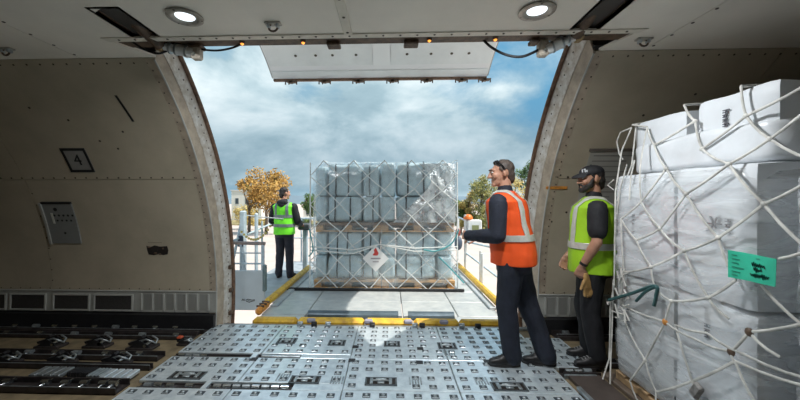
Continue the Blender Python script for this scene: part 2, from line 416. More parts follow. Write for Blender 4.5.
for i in range(18): screw(rv, (-.30, 2.40 - i * .2, ZT - .008), (0, 0, -1), .010)
tag(rv.build('screw_heads', screw_m, ceil, 30), kind='stuff')
# slot wells for the door arms
for (a, b, y0) in SLOTS:
    w = MB(); t = .02
    w.box(a - t, a, y0, HY, ZT + .0, ZT + .4); w.box(b, b + t, y0, HY, ZT + .0, ZT + .4); w.box(a - t, b + t, y0 - t, y0, ZT + .0, ZT + .4); w.box(a - t, b + t, y0 - t, HY + .1, ZT + .4, ZT + .42)
    w.build('arm_slot', rust_m, ceil)
# header beam over the doorway
hb = MB(); hb.box(-2.13, 1.78, HY + .012, 2.62, ZT + .012, ZT + .36); hb.box(-2.13, 1.78, 2.60, 2.85, ZT + .26, ZT + .36); header = struct(hb.build('trim_3', rust_m))
h = MB(); h.prism([(-2.12, HY - .045), (1.79, HY - .045), (1.75, HY + .012), (-2.10, HY + .012)], ZT - .008, ZT + .006, 'z'); hs = h.build('header_strip', M('header_cream', (.66, .62, .53), .45, var=.12, vscale=8), header)
r = MB()
for i in range(31): screw(r, (-2.0 + i * .122, HY - .02, ZT - .009), (0, 0, -1), .0085)
tag(r.build('screw_heads', screw_m, header, 30), kind='stuff')
for (x, w_) in ((-.43, .10), (.16, .11), (-1.50, .10), (1.08, .06)):
    b = MB(); b.cbox((x, 2.60, ZT - .004), (w_, .09, .03), .006); b.build('hinge_plate', rust_m, header)

# outer skin (keeps the sun out), rear wall, end bulkheads
sk = MB()
def skin(x0, x1, a0, a1, n=60):
    rows = []
    for i in range(n + 1):
        a = R_(a0 + (a1 - a0) * i / n); y, z = YC + RO * math.cos(a), ZC + RO * math.sin(a); f = flare(z) if (y > YC and z < 2.97) else .015
        xx = [x0 if x0 != OR else OR + f, x1 if x1 != OL else OL - f]
        if x0 == OL: xx = [OL - .015, OR + .015]
        rows.append([Vector((x, y, z)) for x in xx])
    sk.sheet(rows, lambda p: Vector((0, p[1] - YC, p[2] - ZC)).normalized() * .03)
skin(XE0, OL, -75, 255); skin(OR, XE1, -75, 255); skin(OL, OR, math.degrees(math.asin((2.96 - ZC) / RO)), 255); skin(OL, OR, -75, math.degrees(math.asin((-.45 - ZC) / RO)))
struct(sk.build('wall_skin', M('fuselage_paint', (.75, .76, .77), .3), None, 40))
rw = MB(); rw.sheet([[Vector((x, YC - math.sqrt(RI * RI - (z - ZC) ** 2), z)) for x in (XE0, XE1)] for z in zsteps(-.02, ZT + .05, 14)], lambda p: Vector((0, p[1] - YC, p[2] - ZC)).normalized() * .05)
struct(rw.build('wall_rear', wall_m, None, 40))
for nm, x in (('wall_fore', XE0 - .05), ('wall_aft', XE1)):
    w = MB(); w.box(x, x + .05, -2.2, 3.85, -.02, ZT + .1); struct(w.build(nm, wall_m))

# ================================================================== floor
fb = MB(); fb.box(XE0, XE1, -2.2, SILL, -.12, -.028); floor = struct(fb.build('floor', khaki_m))
BALLS = {}
def ball_mesh():
    b = MB(); b.mi = 0; b.cbox((0, 0, .001), (.058, .050, .008), .002)
    b.mi = 1; b.ell((0, 0, .004), (.014, .014, .011), 10, 6)
    b.mi = 2; b.cbox((.0, -.021, .004), (.05, .006, .006), .002)
    me = b.mesh('ball_unit', [M('ball_socket', (.05, .062, .072), .4, metal=.3), alud_m, alu_m]); me.shade_smooth(); me.set_sharp_from_angle(angle=R_(35)); return me
BALL = ball_mesh()
RECESS = [(-.675, 2.687, .24, .115), (-.071, 2.682, .25, .12), (-.53, 3.394, .17, .13), (.02, 3.389, .16, .12), (.558, 3.361, .18, .14), (-1.647, 2.72, .27, .12), (-1.044, 3.424, .19, .13), (.909, 2.641, .26, .12)]
SQ = [(-.335, 3.31), (.29, 3.29), (-.34, 3.03), (.26, 3.01), (-.95, 3.06), (.86, 3.05), (-1.22, 3.02), (-.86, 3.33)]
def recess(mb_parent, x, y, w, d):
    r = MB(); fw = .012; z = .006
    r.box(x - w / 2, x + w / 2, y - d / 2, y - d / 2 + fw, -.0, z); r.box(x - w / 2, x + w / 2, y + d / 2 - fw, y + d / 2, -.0, z)
    r.box(x - w / 2, x - w / 2 + fw, y - d / 2, y + d / 2, -.0, z); r.box(x + w / 2 - fw, x + w / 2, y - d / 2, y + d / 2, -.0, z)
    f = r.build('latch_pocket', M('pocket_frame', (.12, .14, .15), .4, metal=.5), mb_parent)
    p = MB(); p.box(x - w / 2 + .005, x + w / 2 - .005, y - d / 2 + .005, y + d / 2 - .005, -.001, .0015); p.build('pocket_floor', dark_m, mb_parent)
    l = MB()   # folded latch lying in its pocket
    l.cbox((x - w * .30, y, .006), (w * .10, d * .7, .012), .003); l.cbox((x + w * .30, y, .006), (w * .10, d * .7, .012), .003)
    l.cbox((x, y + d * .18, .008), (w * .34, d * .16, .014), .004); l.cbox((x, y - d * .2, .007), (w * .22, d * .22, .012), .004); l.bar((x - w * .25, y, .010), (x + w * .25, y, .010), .008)
    l.build('folded_latch', alud_m, mb_parent, 40)
def ball_panel(x0, x1, y0, y1, units=True, gx=.131, gy=.118):
    p = MB(); p.cbox(((x0 + x1) / 2, (y0 + y1) / 2, -.014), (x1 - x0 - .008, y1 - y0 - .008, .028), .004)
    pa = p.build('ball_mat_panel', alu_m, floor)
    nx = max(1, round((x1 - x0) / gx)); ny = max(1, round((y1 - y0) / gy)); stuff = MB()
    for i in range(nx):
        for j in range(ny):
            x = x0 + (i + .5) * (x1 - x0) / nx; y = y0 + (j + .5) * (y1 - y0) / ny
            if any(abs(x - a) < w / 2 + .035 and abs(y - b) < d / 2 + .03 for a, b, w, d in RECESS): continue
            if units:
                o = link('ball_unit', BALL, pa); o.location = (x + random.uniform(-.006, .006), y + random.uniform(-.004, .004), 0)
            else: stuff.cbox((x, y, .001), (.058, .05, .008), .002)
    if not units: tag(stuff.build('ball_units', M('ball_socket', (.1, .1, .1)), pa), kind='stuff')
    for a, b, w, d in RECESS:
        if x0 < a < x1 and y0 < b < y1: recess(pa, a, b, w, d)
    for a, b in SQ:
        if x0 < a < x1 and y0 < b < y1:
            q = MB(); q.cbox((a, b, .001), (.06, .055, .010), .003); q.build('rubber_stop', black_m, pa)
    return pa
for (a, b) in ((-2.0, -1.20), (-1.20, -.36)):
    ball_panel(a, b, 3.14, SILL); ball_panel(a, b, 2.64, 3.06); ball_panel(a, b, 2.28, 2.545)
for (a, b) in ((-.36, .52), (.52, 1.40)):
    ball_panel(a, b, 3.06, SILL); ball_panel(a, b, 2.56, 3.06); ball_panel(a, b, 2.28, 2.56)
for (a, b) in ((-2.0, -1.2), (-1.2, -.36), (-.36, .52), (.52, 1.40)):
    ball_panel(a, b, 1.3, 2.28, False); ball_panel(a, b, .0, 1.3, False)
ball_panel(1.40, 1.76, 2.96, 3.60)
for (a, b, y0, y1) in ((-.815, -.36, 3.06, 3.14), (-1.275, -1.225, 3.06, 3.14), (-.745, -.36, 2.545, 2.64), (-1.445, -1.405, 2.545, 2.64)):
    p = MB(); p.cbox(((a + b) / 2, (y0 + y1) / 2, -.014), (b - a, y1 - y0, .028), .003); p.build('filler_strip', alu_m, floor)
# ribbed patches in the mat
for (x, y) in ((-.42, 2.69), (.20, 2.70), (.72, 2.72), (.55, 3.2), (-.86, 2.72)):
    q = MB()
    for k in range(5): q.cbox((x + (k - 2) * .022, y, .002), (.012, .11, .006), .002)
    q.build('rib_patch', alud_m, floor)
ROLLER = None
def tray(x0, x1, y, w, rollers, mat=track_m, every=.12, h=.02):
    """roller track: two flanges, a web and a run of rollers"""
    t = MB(); t.box(x0, x1, y - w / 2, y + w / 2, -.026, -.018); t.box(x0, x1, y - w / 2, y - w / 2 + .012, -.026, h); t.box(x0, x1, y + w / 2 - .012, y + w / 2, -.026, h)
    tr = t.build('roller_track', mat, floor)
    if x1 - x0 > 2:
        e = MB(); e.cbox(((x0 + x1) / 2, y - w / 2 + .006, h), (x1 - x0, .008, .006), .002); e.build('silver_highlight', alud_m, tr)  # silver strip added as a highlight along the near flange
    for x in rollers:
        r = MB(); r.bar((x - .03, y, h - .004), (x + .03, y, h - .004), min(.021, w * .28), 10); r.cbox((x, y, h - .012), (.014, w * .86, .02), .003); r.build('track_roller', steel_m if random.random() < .7 else alud_m, tr, 40)
    return tr
tray(-6.5, -2.02, 3.70, .13, [-4.9 + i * .23 for i in range(12)], h=.02)
tray(-6.5, -2.06, 3.52, .10, [-4.1 + i * .37 for i in range(6)], h=.012)
tray(-2.0, -1.28, 3.10, .062, [-1.93, -1.86, -1.79, -1.72], h=-.008); tray(-1.22, -.82, 3.10, .062, [-1.15 + i * .06 for i in range(6)], h=-.008)
tray(-1.95, -1.45, 2.592, .075, [-1.88, -1.8, -1.7, -1.55], h=-.008); tray(-1.40, -.75, 2.592, .075, [-1.33 + i * .075 for i in range(8)], h=-.008)
tray(-6.5, -2.10, 3.06, .12, [-3.9, -3.36, -3.1, -2.9, -2.62, -2.45, -2.3], h=.02)
tray(-6.5, -2.05, 2.545, .15, [-3.4, -3.2, -2.97, -2.66, -2.5, -2.35, -2.2, -2.12], h=.025)
tray(-6.5, -2.05, 2.20, .12, [-3.4, -2.9, -2.4]); tray(1.80, 6, 3.06, .10, [1.86, 2.0]); tray(1.74, 6, 3.68, .13, [1.86, 2.2, 2.6, 3.0], h=.03)
tray(1.42, 1.72, 2.88, .08, [1.48, 1.55, 1.63]); tray(-6.5, -2.05, 2.86, .05, [], h=.02)
for (xa, xb) in ((-4.9, -2.06), (1.74, 4.8)):
    q = MB(); q.cbox(((xa + xb) / 2, 3.61, -.01), (xb - xa, .04, .05), .006); q.build('side_rail', track_m, floor)
# slatted plates among the tracks on the left
for (x0, x1, y0, y1, m_) in ((-2.93, -2.66, 2.655, 2.80, alud_m), (-2.45, -2.33, 2.66, 2.79, alud_m), (-2.33, -2.08, 2.64, 2.78, alu_m)):
    n = 4
    for k in range(n):
        q = MB(); w = (x1 - x0) / n; xx = x0 + w * (k + .5); q.cbox((xx, (y0 + y1) / 2, .004), (w * .80, y1 - y0, .03), .004); q.build('slat', m_, floor)
q = MB()
for k in range(8): q.cbox((-2.63 + k * .024, 2.74, .0), (.010, .10, .05), .003)
q.build('toothed_rack', black_m, floor)
# right of the mat: track rails and brown boards in front of the netted load
q = MB(); q.tube([(1.42, 2.62, .012), (1.42, 2.2, .012)], .02, 4); q.build('edge_rail', alud_m, floor)
q = MB(); q.cbox((1.58, 2.45, -.012), (.26, .8, .028), .004); q.build('floor_plate', M('brown_plate', (.075, .058, .05), .5, var=.3), floor)
q = MB(); q.cbox((1.55, 2.84, -.012), (.26, .03, .04), .004); q.build('edge_rail', alud_m, floor)
# door sill fittings along the threshold
for i, x in enumerate((-1.02, -.86, -.70, -.2, .28, .36, .80, .98)):
    q = MB(); q.cbox((x, SILL - .02, .012), (.06, .05, .05), .008); q.bar((x - .03, SILL - .02, .038), (x + .03, SILL - .02, .038), .014); q.build('sill_roller', black_m if i % 2 else alud_m, floor, 40)
q = MB(); q.box(OL, OR, SILL - .006, SILL + .05, -.60, -.006); q.build('sill_edge', alud_m, floor)

# ---- pallet latches standing on the floor (left side)
def latch(x, y, s, label, rz=0.):
    t = empty('pallet_latch', (x, y, -.026), rz)
    b = MB(); b.cbox((0, 0, .012), (.24 * s, .12 * s, .026), .006); b.build('base_plate', track_m, t)
    for k in (-1, 1):
        f = MB(); f.prism([(-.10 * s, .02), (.10 * s, .02), (.075 * s, .05), (.01 * s, .085 * s), (-.04 * s, .06)], k * .045 * s - .005, k * .045 * s + .005, 'y'); f.build('side_cheek', black_m, t)
    f = MB(); f.prism([(-.11 * s, .035), (-.02 * s, .045), (.02 * s, .10 * s), (.0, .115 * s), (-.04 * s, .075 * s), (-.12 * s, .055)], -.025, .025, 'y'); f.build('claw', black_m, t)
    f = MB(); f.tube([(.0, -.038 * s, .075 * s), (.06 * s, -.04 * s, .095 * s), (.115 * s, -.03 * s, .07 * s), (.12 * s, 0, .045), (.115 * s, .03 * s, .07 * s), (.06 * s, .04 * s, .095 * s)], .009, 8); f.build('release_bail', alud_m, t, 60)
    f = MB(); f.bar((.05 * s, -.05 * s, .045), (.05 * s, .05 * s, .045), .016); f.build('pivot_roller', steel_m, t, 40)
    tag(t, label, 'latch', 'pallet latches on the dark floor')
latch(-3.36, 3.27, 1.05, 'black folding pallet latch on the floor, farthest left under the vents')
latch(-2.90, 3.29, 1.0, 'black folding pallet latch on khaki floor, middle one of the far row')
latch(-2.43, 3.27, 1.1, 'black folding pallet latch with silver bail, far row end nearest the ball mat')
latch(-2.92, 2.93, .95, 'black folding pallet latch behind the slatted plate, left one of the near row')
latch(-2.42, 2.93, 1.0, 'black folding pallet latch on khaki floor, right one of the near row')
latch(-3.42, 2.92, .95, 'black folding pallet latch at the left edge of the floor, near row')
latch(-2.06, 3.36, .6, 'small pallet latch with red tip against the corner of the ball mat')
for o in list(col.objects):
    if o.get('label', '').startswith('small pallet latch'):
        f = MB(); f.cbox((-.05, 0, .075), (.05, .05, .02), .006); f.build('red_tip', M('red_tip', (.5, .08, .03), .5), o)

# ================================================================== things fixed to liner and ceiling
def ceiling_light(x, y, label, on=True):
    t = empty('ceiling_light', (x, y, ZT))
    r = MB(); r.lathe([(.062, .0), (.098, .0), (.112, -.006), (.110, -.014), (.088, -.018), (.070, -.013), (.062, -.004)], (0, 0, 0), 28); r.build('bezel', M('lamp_bezel', (.38, .36, .32), .4, metal=.4, var=.3, vscale=20), t, 50)
    l = MB(); l.ell((0, 0, .0), (.064, .064, .014), 20, 8); l.build('lens', lamp_m, t, 60)
    for k in range(3):
        s = MB(); screw(s, (.098 * math.cos(k * 2.1 + .4), .098 * math.sin(k * 2.1 + .4), -.014), (0, 0, -1), .008); s.build('screw', screw_m, t)
    tag(t, label, 'ceiling light', 'round ceiling lights')
    ld = bpy.data.lights.new('ceiling_lamp', 'AREA'); ld.shape = 'DISK'; ld.size = .12; ld.energy = LAMP_W; ld.color = (.95, .98, 1.0); ld.spread = R_(170)
    lo = bpy.data.objects.new('ceiling_lamp', ld); col.objects.link(lo); lo.location = (x, y, ZT - .03)
ceiling_light(-1.325, 2.16, 'round glowing ceiling light left of the ceiling seam strip')
ceiling_light(.92, 2.17, 'round glowing ceiling light right of the ceiling seam strip')
for x, w in ((-1.119, 'leftmost amber header lamp, beside the left door cable'), (-.653, 'amber header lamp above the left half of the open door'), (.292, 'amber header lamp above the right half of the open door'), (.777, 'rightmost amber header lamp, where the right door cable starts')):
    t = MB(); t.mi = 0; t.lathe([(.022, .02), (.022, 0), (.018, -.006)], (x, 2.545, ZT + .0), 12); t.mi = 1; t.ell((x, 2.545, ZT - .006), (.013, .013, .012), 10, 6)
    tag(t.build('indicator_lamp', [rust_m, amber_m], None, 40), w, 'lamp', 'amber lamps under the door header')
def tie_ring(x, y, label):
    t = empty('tie_down_fitting', (x, y, ZT))
    b = MB(); b.cbox((0, 0, -.006), (.11, .05, .012), .004); b.build('base_plate', M('lamp_bezel', (.4, .38, .34)), t)
    b = MB(); b.tube([(.0 + .03 * math.cos(a * .5236), 0, -.03 + .026 * math.sin(a * .5236)) for a in range(12)], .007, 8, closed=True); b.build('ring', rust_m, t, 60)
    for k in (-.03, .03): b = MB(); b.cbox((k, 0, -.02), (.018, .04, .03), .004); b.build('lug', alud_m, t)
    tag(t, label, 'fitting')
tie_ring(-.786, 2.267, 'small grey tie-down fitting on the ceiling left of the seam strip')
tie_ring(-3.01, 2.57, 'small grey tie-down fitting on the ceiling at the left edge')
tie_ring(1.87, 2.58, 'small rusty tie-down fitting on the ceiling by the right doorway corner')

def rod_actuator(pts, cyl0, cyl1, sgn, label):
    t = empty('door_actuator', pts[0])
    o = Vector(pts[0]); L_ = lambda p: Vector(p) - o
    a = MB(); a.tube([L_(p) for p in pts], .045, 10); a.build('push_rod', rust_m, t, 60)
    c0, c1 = L_(cyl0), L_(cyl1); d = (c1 - c0)
    b = MB(); b.bar(c0, c0 + d * .40, .030); b.bar(c0 + d * .40, c1, .042); b.build('cylinder', white_m, t, 40)
    for k in (.18, .38, .72):
        b = MB(); b.bar(c0 + d * k, c0 + d * (k + .06), .047); b.build('collar', alud_m, t, 40)
    b = MB(); b.cbox(c1 + Vector((sgn * .02, 0, .01)), (.075, .07, .12), .012); b.build('bracket', M('bracket_cream', (.50, .44, .36), .5, var=.3, vscale=15), t)
    b = MB(); b.cbox(c0 - Vector((sgn * .03, 0, -.02)), (.07, .08, .11), .02); b.build('knuckle', M('knuckle_brass', (.34, .24, .12), .45, metal=.5, var=.4, vscale=14), t)
    b = MB(); b.bar(c1 + Vector((sgn * .02, -.05, -.02)), c1 + Vector((sgn * .02, .05, -.02)), .014); b.build('pin', steel_m, t, 40)
    tag(t, label, 'actuator', 'door actuators at the doorway corners')
rod_actuator([(-1.80, 2.12, 2.76), (-1.78, 2.40, 2.66), (-1.76, 2.55, 2.62)], (-1.74, 2.57, 2.615), (-1.52, 2.60, 2.57), 1, 'white and brown door actuator at the left corner of the doorway')
rod_actuator([(1.36, 1.95, 2.80), (1.35, 2.35, 2.68), (1.35, 2.52, 2.63)], (1.345, 2.54, 2.62), (1.165, 2.60, 2.555), -1, 'white and brown door actuator at the right corner of the doorway')
def cable(pts, label, r=.008):
    P = [Vector(p) for p in pts]; out = []
    for i in range(len(P) - 1):
        p0, p1, p2, p3 = P[max(0, i - 1)], P[i], P[i + 1], P[min(len(P) - 1, i + 2)]
        for k in range(7):
            t = k / 7; out.append(.5 * ((2 * p1) + (p2 - p0) * t + (2 * p0 - 5 * p1 + 4 * p2 - p3) * t * t + (3 * p1 - p0 - 3 * p2 + p3) * t ** 3))
    out.append(P[-1]); m = MB(); m.tube(out, r, 8); tag(m.build('cable', black_m, None, 60), label, 'cable')
cable([(-1.97, 2.52, 2.64), (-1.88, 2.56, 2.585), (-1.80, 2.58, 2.565), (-1.735, 2.58, 2.58), (-1.68, 2.585, 2.605)], 'short black cable looping at the left door actuator')
cable([(-1.60, 2.60, 2.62), (-1.47, 2.6, 2.60), (-1.33, 2.6, 2.59), (-1.20, 2.6, 2.615), (-1.10, 2.6, 2.665)], 'thin black cable running from the left actuator to the header')
cable([(.68, 2.60, 2.665), (.76, 2.6, 2.585), (.87, 2.6, 2.525), (.98, 2.6, 2.507), (1.08, 2.6, 2.54), (1.20, 2.58, 2.60), (1.38, 2.55, 2.63), (1.52, 2.53, 2.645)], 'black cable sagging under the right end of the header', .010)

# placard with the figure 4, black stroke, wall unit, torn hole
pl = MB(); wall_patch(pl, -3.36, -3.10, 1.726, 1.958, .004, .004, 5); pl4 = pl.build('position_placard', M('placard_grey', (.30, .29, .27), .5, var=.1))
tag(pl4, 'square grey placard with a black border and the figure 4 on the left wall', 'sign')
for (a, b, z0, z1) in ((-3.36, -3.10, 1.935, 1.958), (-3.36, -3.10, 1.726, 1.749), (-3.36, -3.335, 1.749, 1.935), (-3.125, -3.10, 1.749, 1.935)):
    q = MB(); wall_patch(q, a, b, z0, z1, .003, .008, 3); q.build('border', pen_m, pl4)
me = text_mesh('4', .17); me.materials.append(pen_m); o = link('figure_4', me, pl4)
zm = 1.842; nr = -wn(zm); up = Vector((0, -(zm - ZC), wy(zm) - YC)).normalized(); rt = up.cross(nr)
o.matrix_local = Matrix.Translation(wp(-3.228, zm, .007)) @ Matrix((rt, up, nr)).transposed().to_4x4()
q = MB(); q.sheet([[wp(-2.50 + t * .035 - .011, 2.385 - t * .2, .004), wp(-2.50 + t * .035 + .011, 2.385 - t * .2, .004)] for t in (0, .25, .5, .75, 1)], lambda p: wn(p[2]) * .003)
tag(q.build('marker_stripe', pen_m), 'short black slanting marker stripe high on the left wall', 'stripe')
un = MB(); wall_patch(un, -3.84, -3.50, .94, 1.397, .05, .014, 6); unit = un.build('control_panel', M('panel_grey', (.24, .245, .235), .45, var=.08), None, 40)
tag(unit, 'grey control panel with rows of dark buttons set in the left wall', 'control panel')
q = MB(); wall_patch(q, -3.865, -3.838, .93, 1.40, .03, .024, 6); q.build('bright_edge', dadol_m, unit, 40)
q = MB(); wall_patch(q, -3.84, -3.50, 1.39, 1.412, .03, .02, 2); q.build('top_edge', black_m, unit)
for (x, z, r_) in [(-3.70, 1.33, .022)] + [(-3.73 + i * .052, 1.262, .013) for i in range(5)] + [(-3.71 + i * .052, 1.205, .012) for i in range(4)] + [(-3.66, 1.06, .014)]:
    q = MB(); screw(q, wp(x, z, .014), -wn(z), r_); q.build('button', black_m, unit)
q = MB(); wall_patch(q, -3.765, -3.742, 1.17, 1.29, .004, .019, 3); q.build('label_strip', paper_m, unit)
q = MB(); pts = [(-2.755, .912), (-2.70, .902), (-2.66, .918), (-2.60, .904), (-2.515, .910), (-2.508, .86), (-2.52, .815), (-2.57, .806), (-2.62, .818), (-2.68, .804), (-2.74, .812), (-2.75, .85)]
c = wp(-2.63, .86, .004); rows = [[wp(x, z, .004) for x, z in pts], [wp(-2.63 + (x + 2.63) * .02, .86 + (z - .86) * .02, .004) for x, z in pts]]
q.sheet([[*r, r[0]] for r in rows], (0, .003, 0)); hole = q.build('liner_hole', dark_m); tag(hole, 'dark ragged hole torn in the left wall liner', 'hole')
for (x, z, s) in ((-2.72, .90, .03), (-2.65, .83, .04), (-2.56, .885, .035), (-2.60, .82, .03)):
    q = MB(); q.cbox(wp(x, z, .012), (s, .015, s * .5), .004, Euler((.3, .2, x * 9)).to_matrix()); q.build('torn_flap', rust_m, hole)
q = MB(); wall_patch(q, -2.73, -2.57, .948, .952, .003, .004, 1); q.build('scratch', M('scratch', (.2, .18, .15)), hole)
# right wall: orange strip, notice sheet
q = MB(); wall_patch(q, 1.60, 1.815, 1.545, 1.572, .004, .010, 2); tag(q.build('orange_strip', orange_m), 'short orange strip on the right wall beside the door frame', 'strip')
nt_ = MB(); wall_patch(nt_, 1.95, 2.42, 1.40, 1.905, .004, .006, 6); ns = nt_.build('notice_sheet', M('notice_grey', (.40, .39, .35), .5, var=.06)); tag(ns, 'large faded notice sheet on the right wall behind the capped worker', 'notice')
q = MB(); wall_patch(q, 1.93, 2.44, 1.905, 1.93, .01, .014, 2); q.build('top_bar', M('notice_bar', (.15, .13, .11)), ns)
for k in range(9):
    q = MB(); z = 1.86 - k * .05; wall_patch(q, 1.99, 2.38 - .06 * (k % 3), z, z + .012, .002, .008, 1); q.build('text_line', M('faded_print', (.24, .235, .215)), ns)

# ================================================================== the cargo door, swung up
prof = [(2.82, 3.04), (3.06, 3.3), (3.5, 3.60), (4.1, 3.77), (4.72, 3.685), (5.1, 3.54), (5.40, 3.36)]
def prof_at(t):
    k = t * (len(prof) - 1); i = min(int(k), len(prof) - 2); f = k - i
    p0, p1, p2, p3 = (Vector(prof[max(0, min(len(prof) - 1, j))]) for j in (i - 1, i, i + 1, i + 2))
    return .5 * ((2 * p1) + (p2 - p0) * f + (2 * p0 - 5 * p1 + 4 * p2 - p3) * f * f + (3 * p1 - p0 - 3 * p2 + p3) * f ** 3)
NP = 24
pp = [prof_at(i / NP) for i in range(NP + 1)]
def pn(i):
    a = pp[max(0, i - 1)]; b = pp[min(NP, i + 1)]; d = (b - a).normalized(); return Vector((0, -d.y, d.x))   # outward (up)
DL, DR = -1.865, 1.515
dm = MB(); rows = [[(x, pp[i].x, pp[i].y) for x in (DL, DR)] for i in range(NP + 1)]
nrm = {round(pp[i].x, 5): pn(i) for i in range(NP + 1)}
dm.sheet(rows, lambda p: nrm[round(p[1], 5)] * .14); door = struct(dm.build('door_1', M('fuselage_paint', (.75, .76, .77)), None, 40))
def dpatch(x0, x1, i0, i1, off, th, mat, nm):
    m = MB(); m.sheet([[Vector((x, pp[i].x, pp[i].y)) - pn(i) * off for x in (x0, x1)] for i in range(i0, i1 + 1)], lambda p: Vector((0, 0, th))); return m.build(nm, mat, door, 40)
dpatch(DL + .02, -.26, 2, 21, .012, .012, door_m, 'lining_panel'); dpatch(-.25, -.0, 2, 21, .016, .012, M('lining_strip', (.76, .78, .78), .45), 'lining_strip'); dpatch(.01, DR - .02, 2, 21, .012, .012, door_m, 'lining_panel')
dpatch(DL + .01, DR - .01, 22, 23, .010, .010, door_m, 'edge_lining')
s = MB()
for x in (-1.4, -1.1, -.85, -.5, .25, .6, .9, 1.15):
    i = 19; screw(s, Vector((x, pp[i].x, pp[i].y)) - pn(i) * .014, -pn(i), .022)
tag(s.build('screw_heads', screw_m, door), kind='stuff')
e = pp[NP]
q = MB(); q.cbox((-.175, e.x + .012, e.y - .012), (DR - DL, .05, .04), .008); q.build('edge_seal', seal_m, door)
for k in range(7):
    x = -1.58 + k * .54 - (.18 if k == 6 else 0)
    q = MB(); q.cbox((x, e.x, e.y - .045), (.06, .06, .05), .008); q.prism([(x - .10, e.y - .03), (x + .10, e.y - .03), (x + .07, e.y - .06), (x - .05, e.y - .055)], e.x - .03, e.x + .03, 'y')
    for j in (-.09, -.035, .09): q.bar((x + j, e.x, e.y - .02), (x + j, e.x, e.y - .085), .010)
    q.build('door_latch', rust_m, door)
for x in (DL - .005, DR + .005):
    q = MB(); q.tube([(x, pp[i].x, pp[i].y + .03) for i in range(NP + 1)], .022, 6); q.build('side_seal', M('grey_seal', (.34, .35, .34), .6), door)

# ================================================================== outside: apron, loader, its load
GZ = -4.9
gm = MB(); gm.box(-400, 400, -60, 600, GZ - .5, GZ); struct(gm.build('ground', concrete_m))
def rebase(t):
    for c in children(t): c.location = c.location - t.location
DZ = -.07
ld = empty('cargo_loader', (-.1, 6.5, GZ))
def lp(nm, mat, f, parent=None, smooth=0):
    m = MB(); f(m); return m.build(nm, mat, parent or ld, smooth)
for (a, b) in ((-1.70, -1.10), (-1.10, .165), (.165, .88), (.88, 1.44)):
    lp('deck_plate', deck_m, lambda m: (m.cbox(((a + b) / 2, 4.74, DZ - .03), (b - a - .012, .60, .06), .006), ))
    lp('deck_plate', deck_m, lambda m: (m.cbox(((a + b) / 2, 5.32, DZ - .03), (b - a - .012, .54, .06), .006), ))
    lp('deck_lip', deck_m, lambda m: (m.cbox(((a + b) / 2, 4.17, DZ - .035), (b - a - .012, .22, .05), .006), ))
for (a, b) in ((-1.05, .105), (.23, .81)):
    lp('deck_roller', roll_m, lambda m: m.bar((a, 4.365, DZ + .012), (b, 4.365, DZ + .012), .066, 20), smooth=40)
    lp('roller_tray', lgrey_m, lambda m: m.box(a - .02, b + .02, 4.27, 4.45, DZ - .13, DZ - .11))
for x in (-1.40, 1.12):
    lp('deck_filler', deck_m, lambda m: m.cbox((x, 4.36, DZ - .035), (.58, .16, .05), .006))
for (a, b, m_) in ((-1.62, -1.10, yellow_m), (-1.09, -.30, yellow_m), (-.29, .27, yellow_m), (.28, .80, yellow_m), (.81, 1.36, yellow_m)):
    lp('front_bumper', m_, lambda m: m.cbox(((a + b) / 2, 4.0, -.03), (b - a, .13, .13), .03))
for x in (-.92, -.25, .21, .62):
    lp('bumper_pad', M('purple_grey_pad', (.30, .29, .36), .5), lambda m: m.cbox((x, 3.955, .02), (.10, .05, .055), .015))
lp('stop_bar', black_m, lambda m: m.cbox((-.25, 5.605, -.045), (2.92, .03, .05), .006))
lp('platform', deck_m, lambda m: m.cbox((-.10, 7.6, DZ - .05), (3.2, 3.96, .10), .01))
for (x, y0, y1, nm) in ((-1.72, 4.72, 7.2, 0), (1.50, 4.72, 7.6, 1)):
    gr = lp('guide_rail', yellow_m, lambda m: m.cbox((x, (y0 + y1) / 2, .0), (.10, y1 - y0, .10), .03))
    lp('rail_skirt', lgrey_m, lambda m: m.cbox((x + (.09 if nm == 0 else -.09), (y0 + y1) / 2, DZ + .01), (.10, y1 - y0, .04), .01), gr)
    lp('rail_shoe', orange_m, lambda m: m.cbox((x, y0 - .17, -.03), (.09, .34, .10), .03), gr)
    for k in range(3): lp('shoe_bolt', rust_m, lambda m: m.bar((x - .05, y0 - .05 - k * .1, .02), (x + .05, y0 - .05 - k * .1, .02), .014), gr)
# operator's catwalk on the left with guard panel, rails and chain
lp('catwalk', lgrey_m, lambda m: m.cbox((-2.20, 6.9, -.15), (.85, 3.2, .08), .01))
gp = lp('guard_panel', M('guard_panel_blue', (.50, .57, .61), .5, var=.06, vscale=3), lambda m: m.cbox((-2.22, 5.3, .01), (.50, .03, .63), .012))
def ribbon(mb, pts, w, y):
    for i in range(len(pts) - 1):
        a, b = Vector((pts[i][0], 0, pts[i][1])), Vector((pts[i + 1][0], 0, pts[i + 1][1])); d = (b - a).normalized(); n = Vector((-d.z, 0, d.x)) * w / 2
        mb.prism([((a + n).x, (a + n).z), ((b + n).x, (b + n).z), ((b - n).x, (b - n).z), ((a - n).x, (a - n).z)], y - .002, y, 'y')
def logo(m):
    x, z = -2.33, -.155
    ribbon(m, [(x, z), (x + .012, z + .03), (x + .024, z), (x + .036, z + .03), (x + .048, z)], .008, 5.284)
    ribbon(m, [(x + .06, z + .005), (x + .10, z + .028), (x + .16, z + .012), (x + .21, z + .02)], .010, 5.284)
    ribbon(m, [(x + .07, z - .005), (x + .12, z - .022), (x + .17, z - .004), (x + .21, z + .004)], .010, 5.284)
    ribbon(m, [(x + .09, z + .004), (x + .14, z)], .008, 5.284)
lp('logo', pen_m, logo, gp)
lp('guard_edge', M('edge_teal', (.16, .22, .23), .5), lambda m: m.cbox((-1.975, 5.31, .20), (.06, .07, .42), .015))
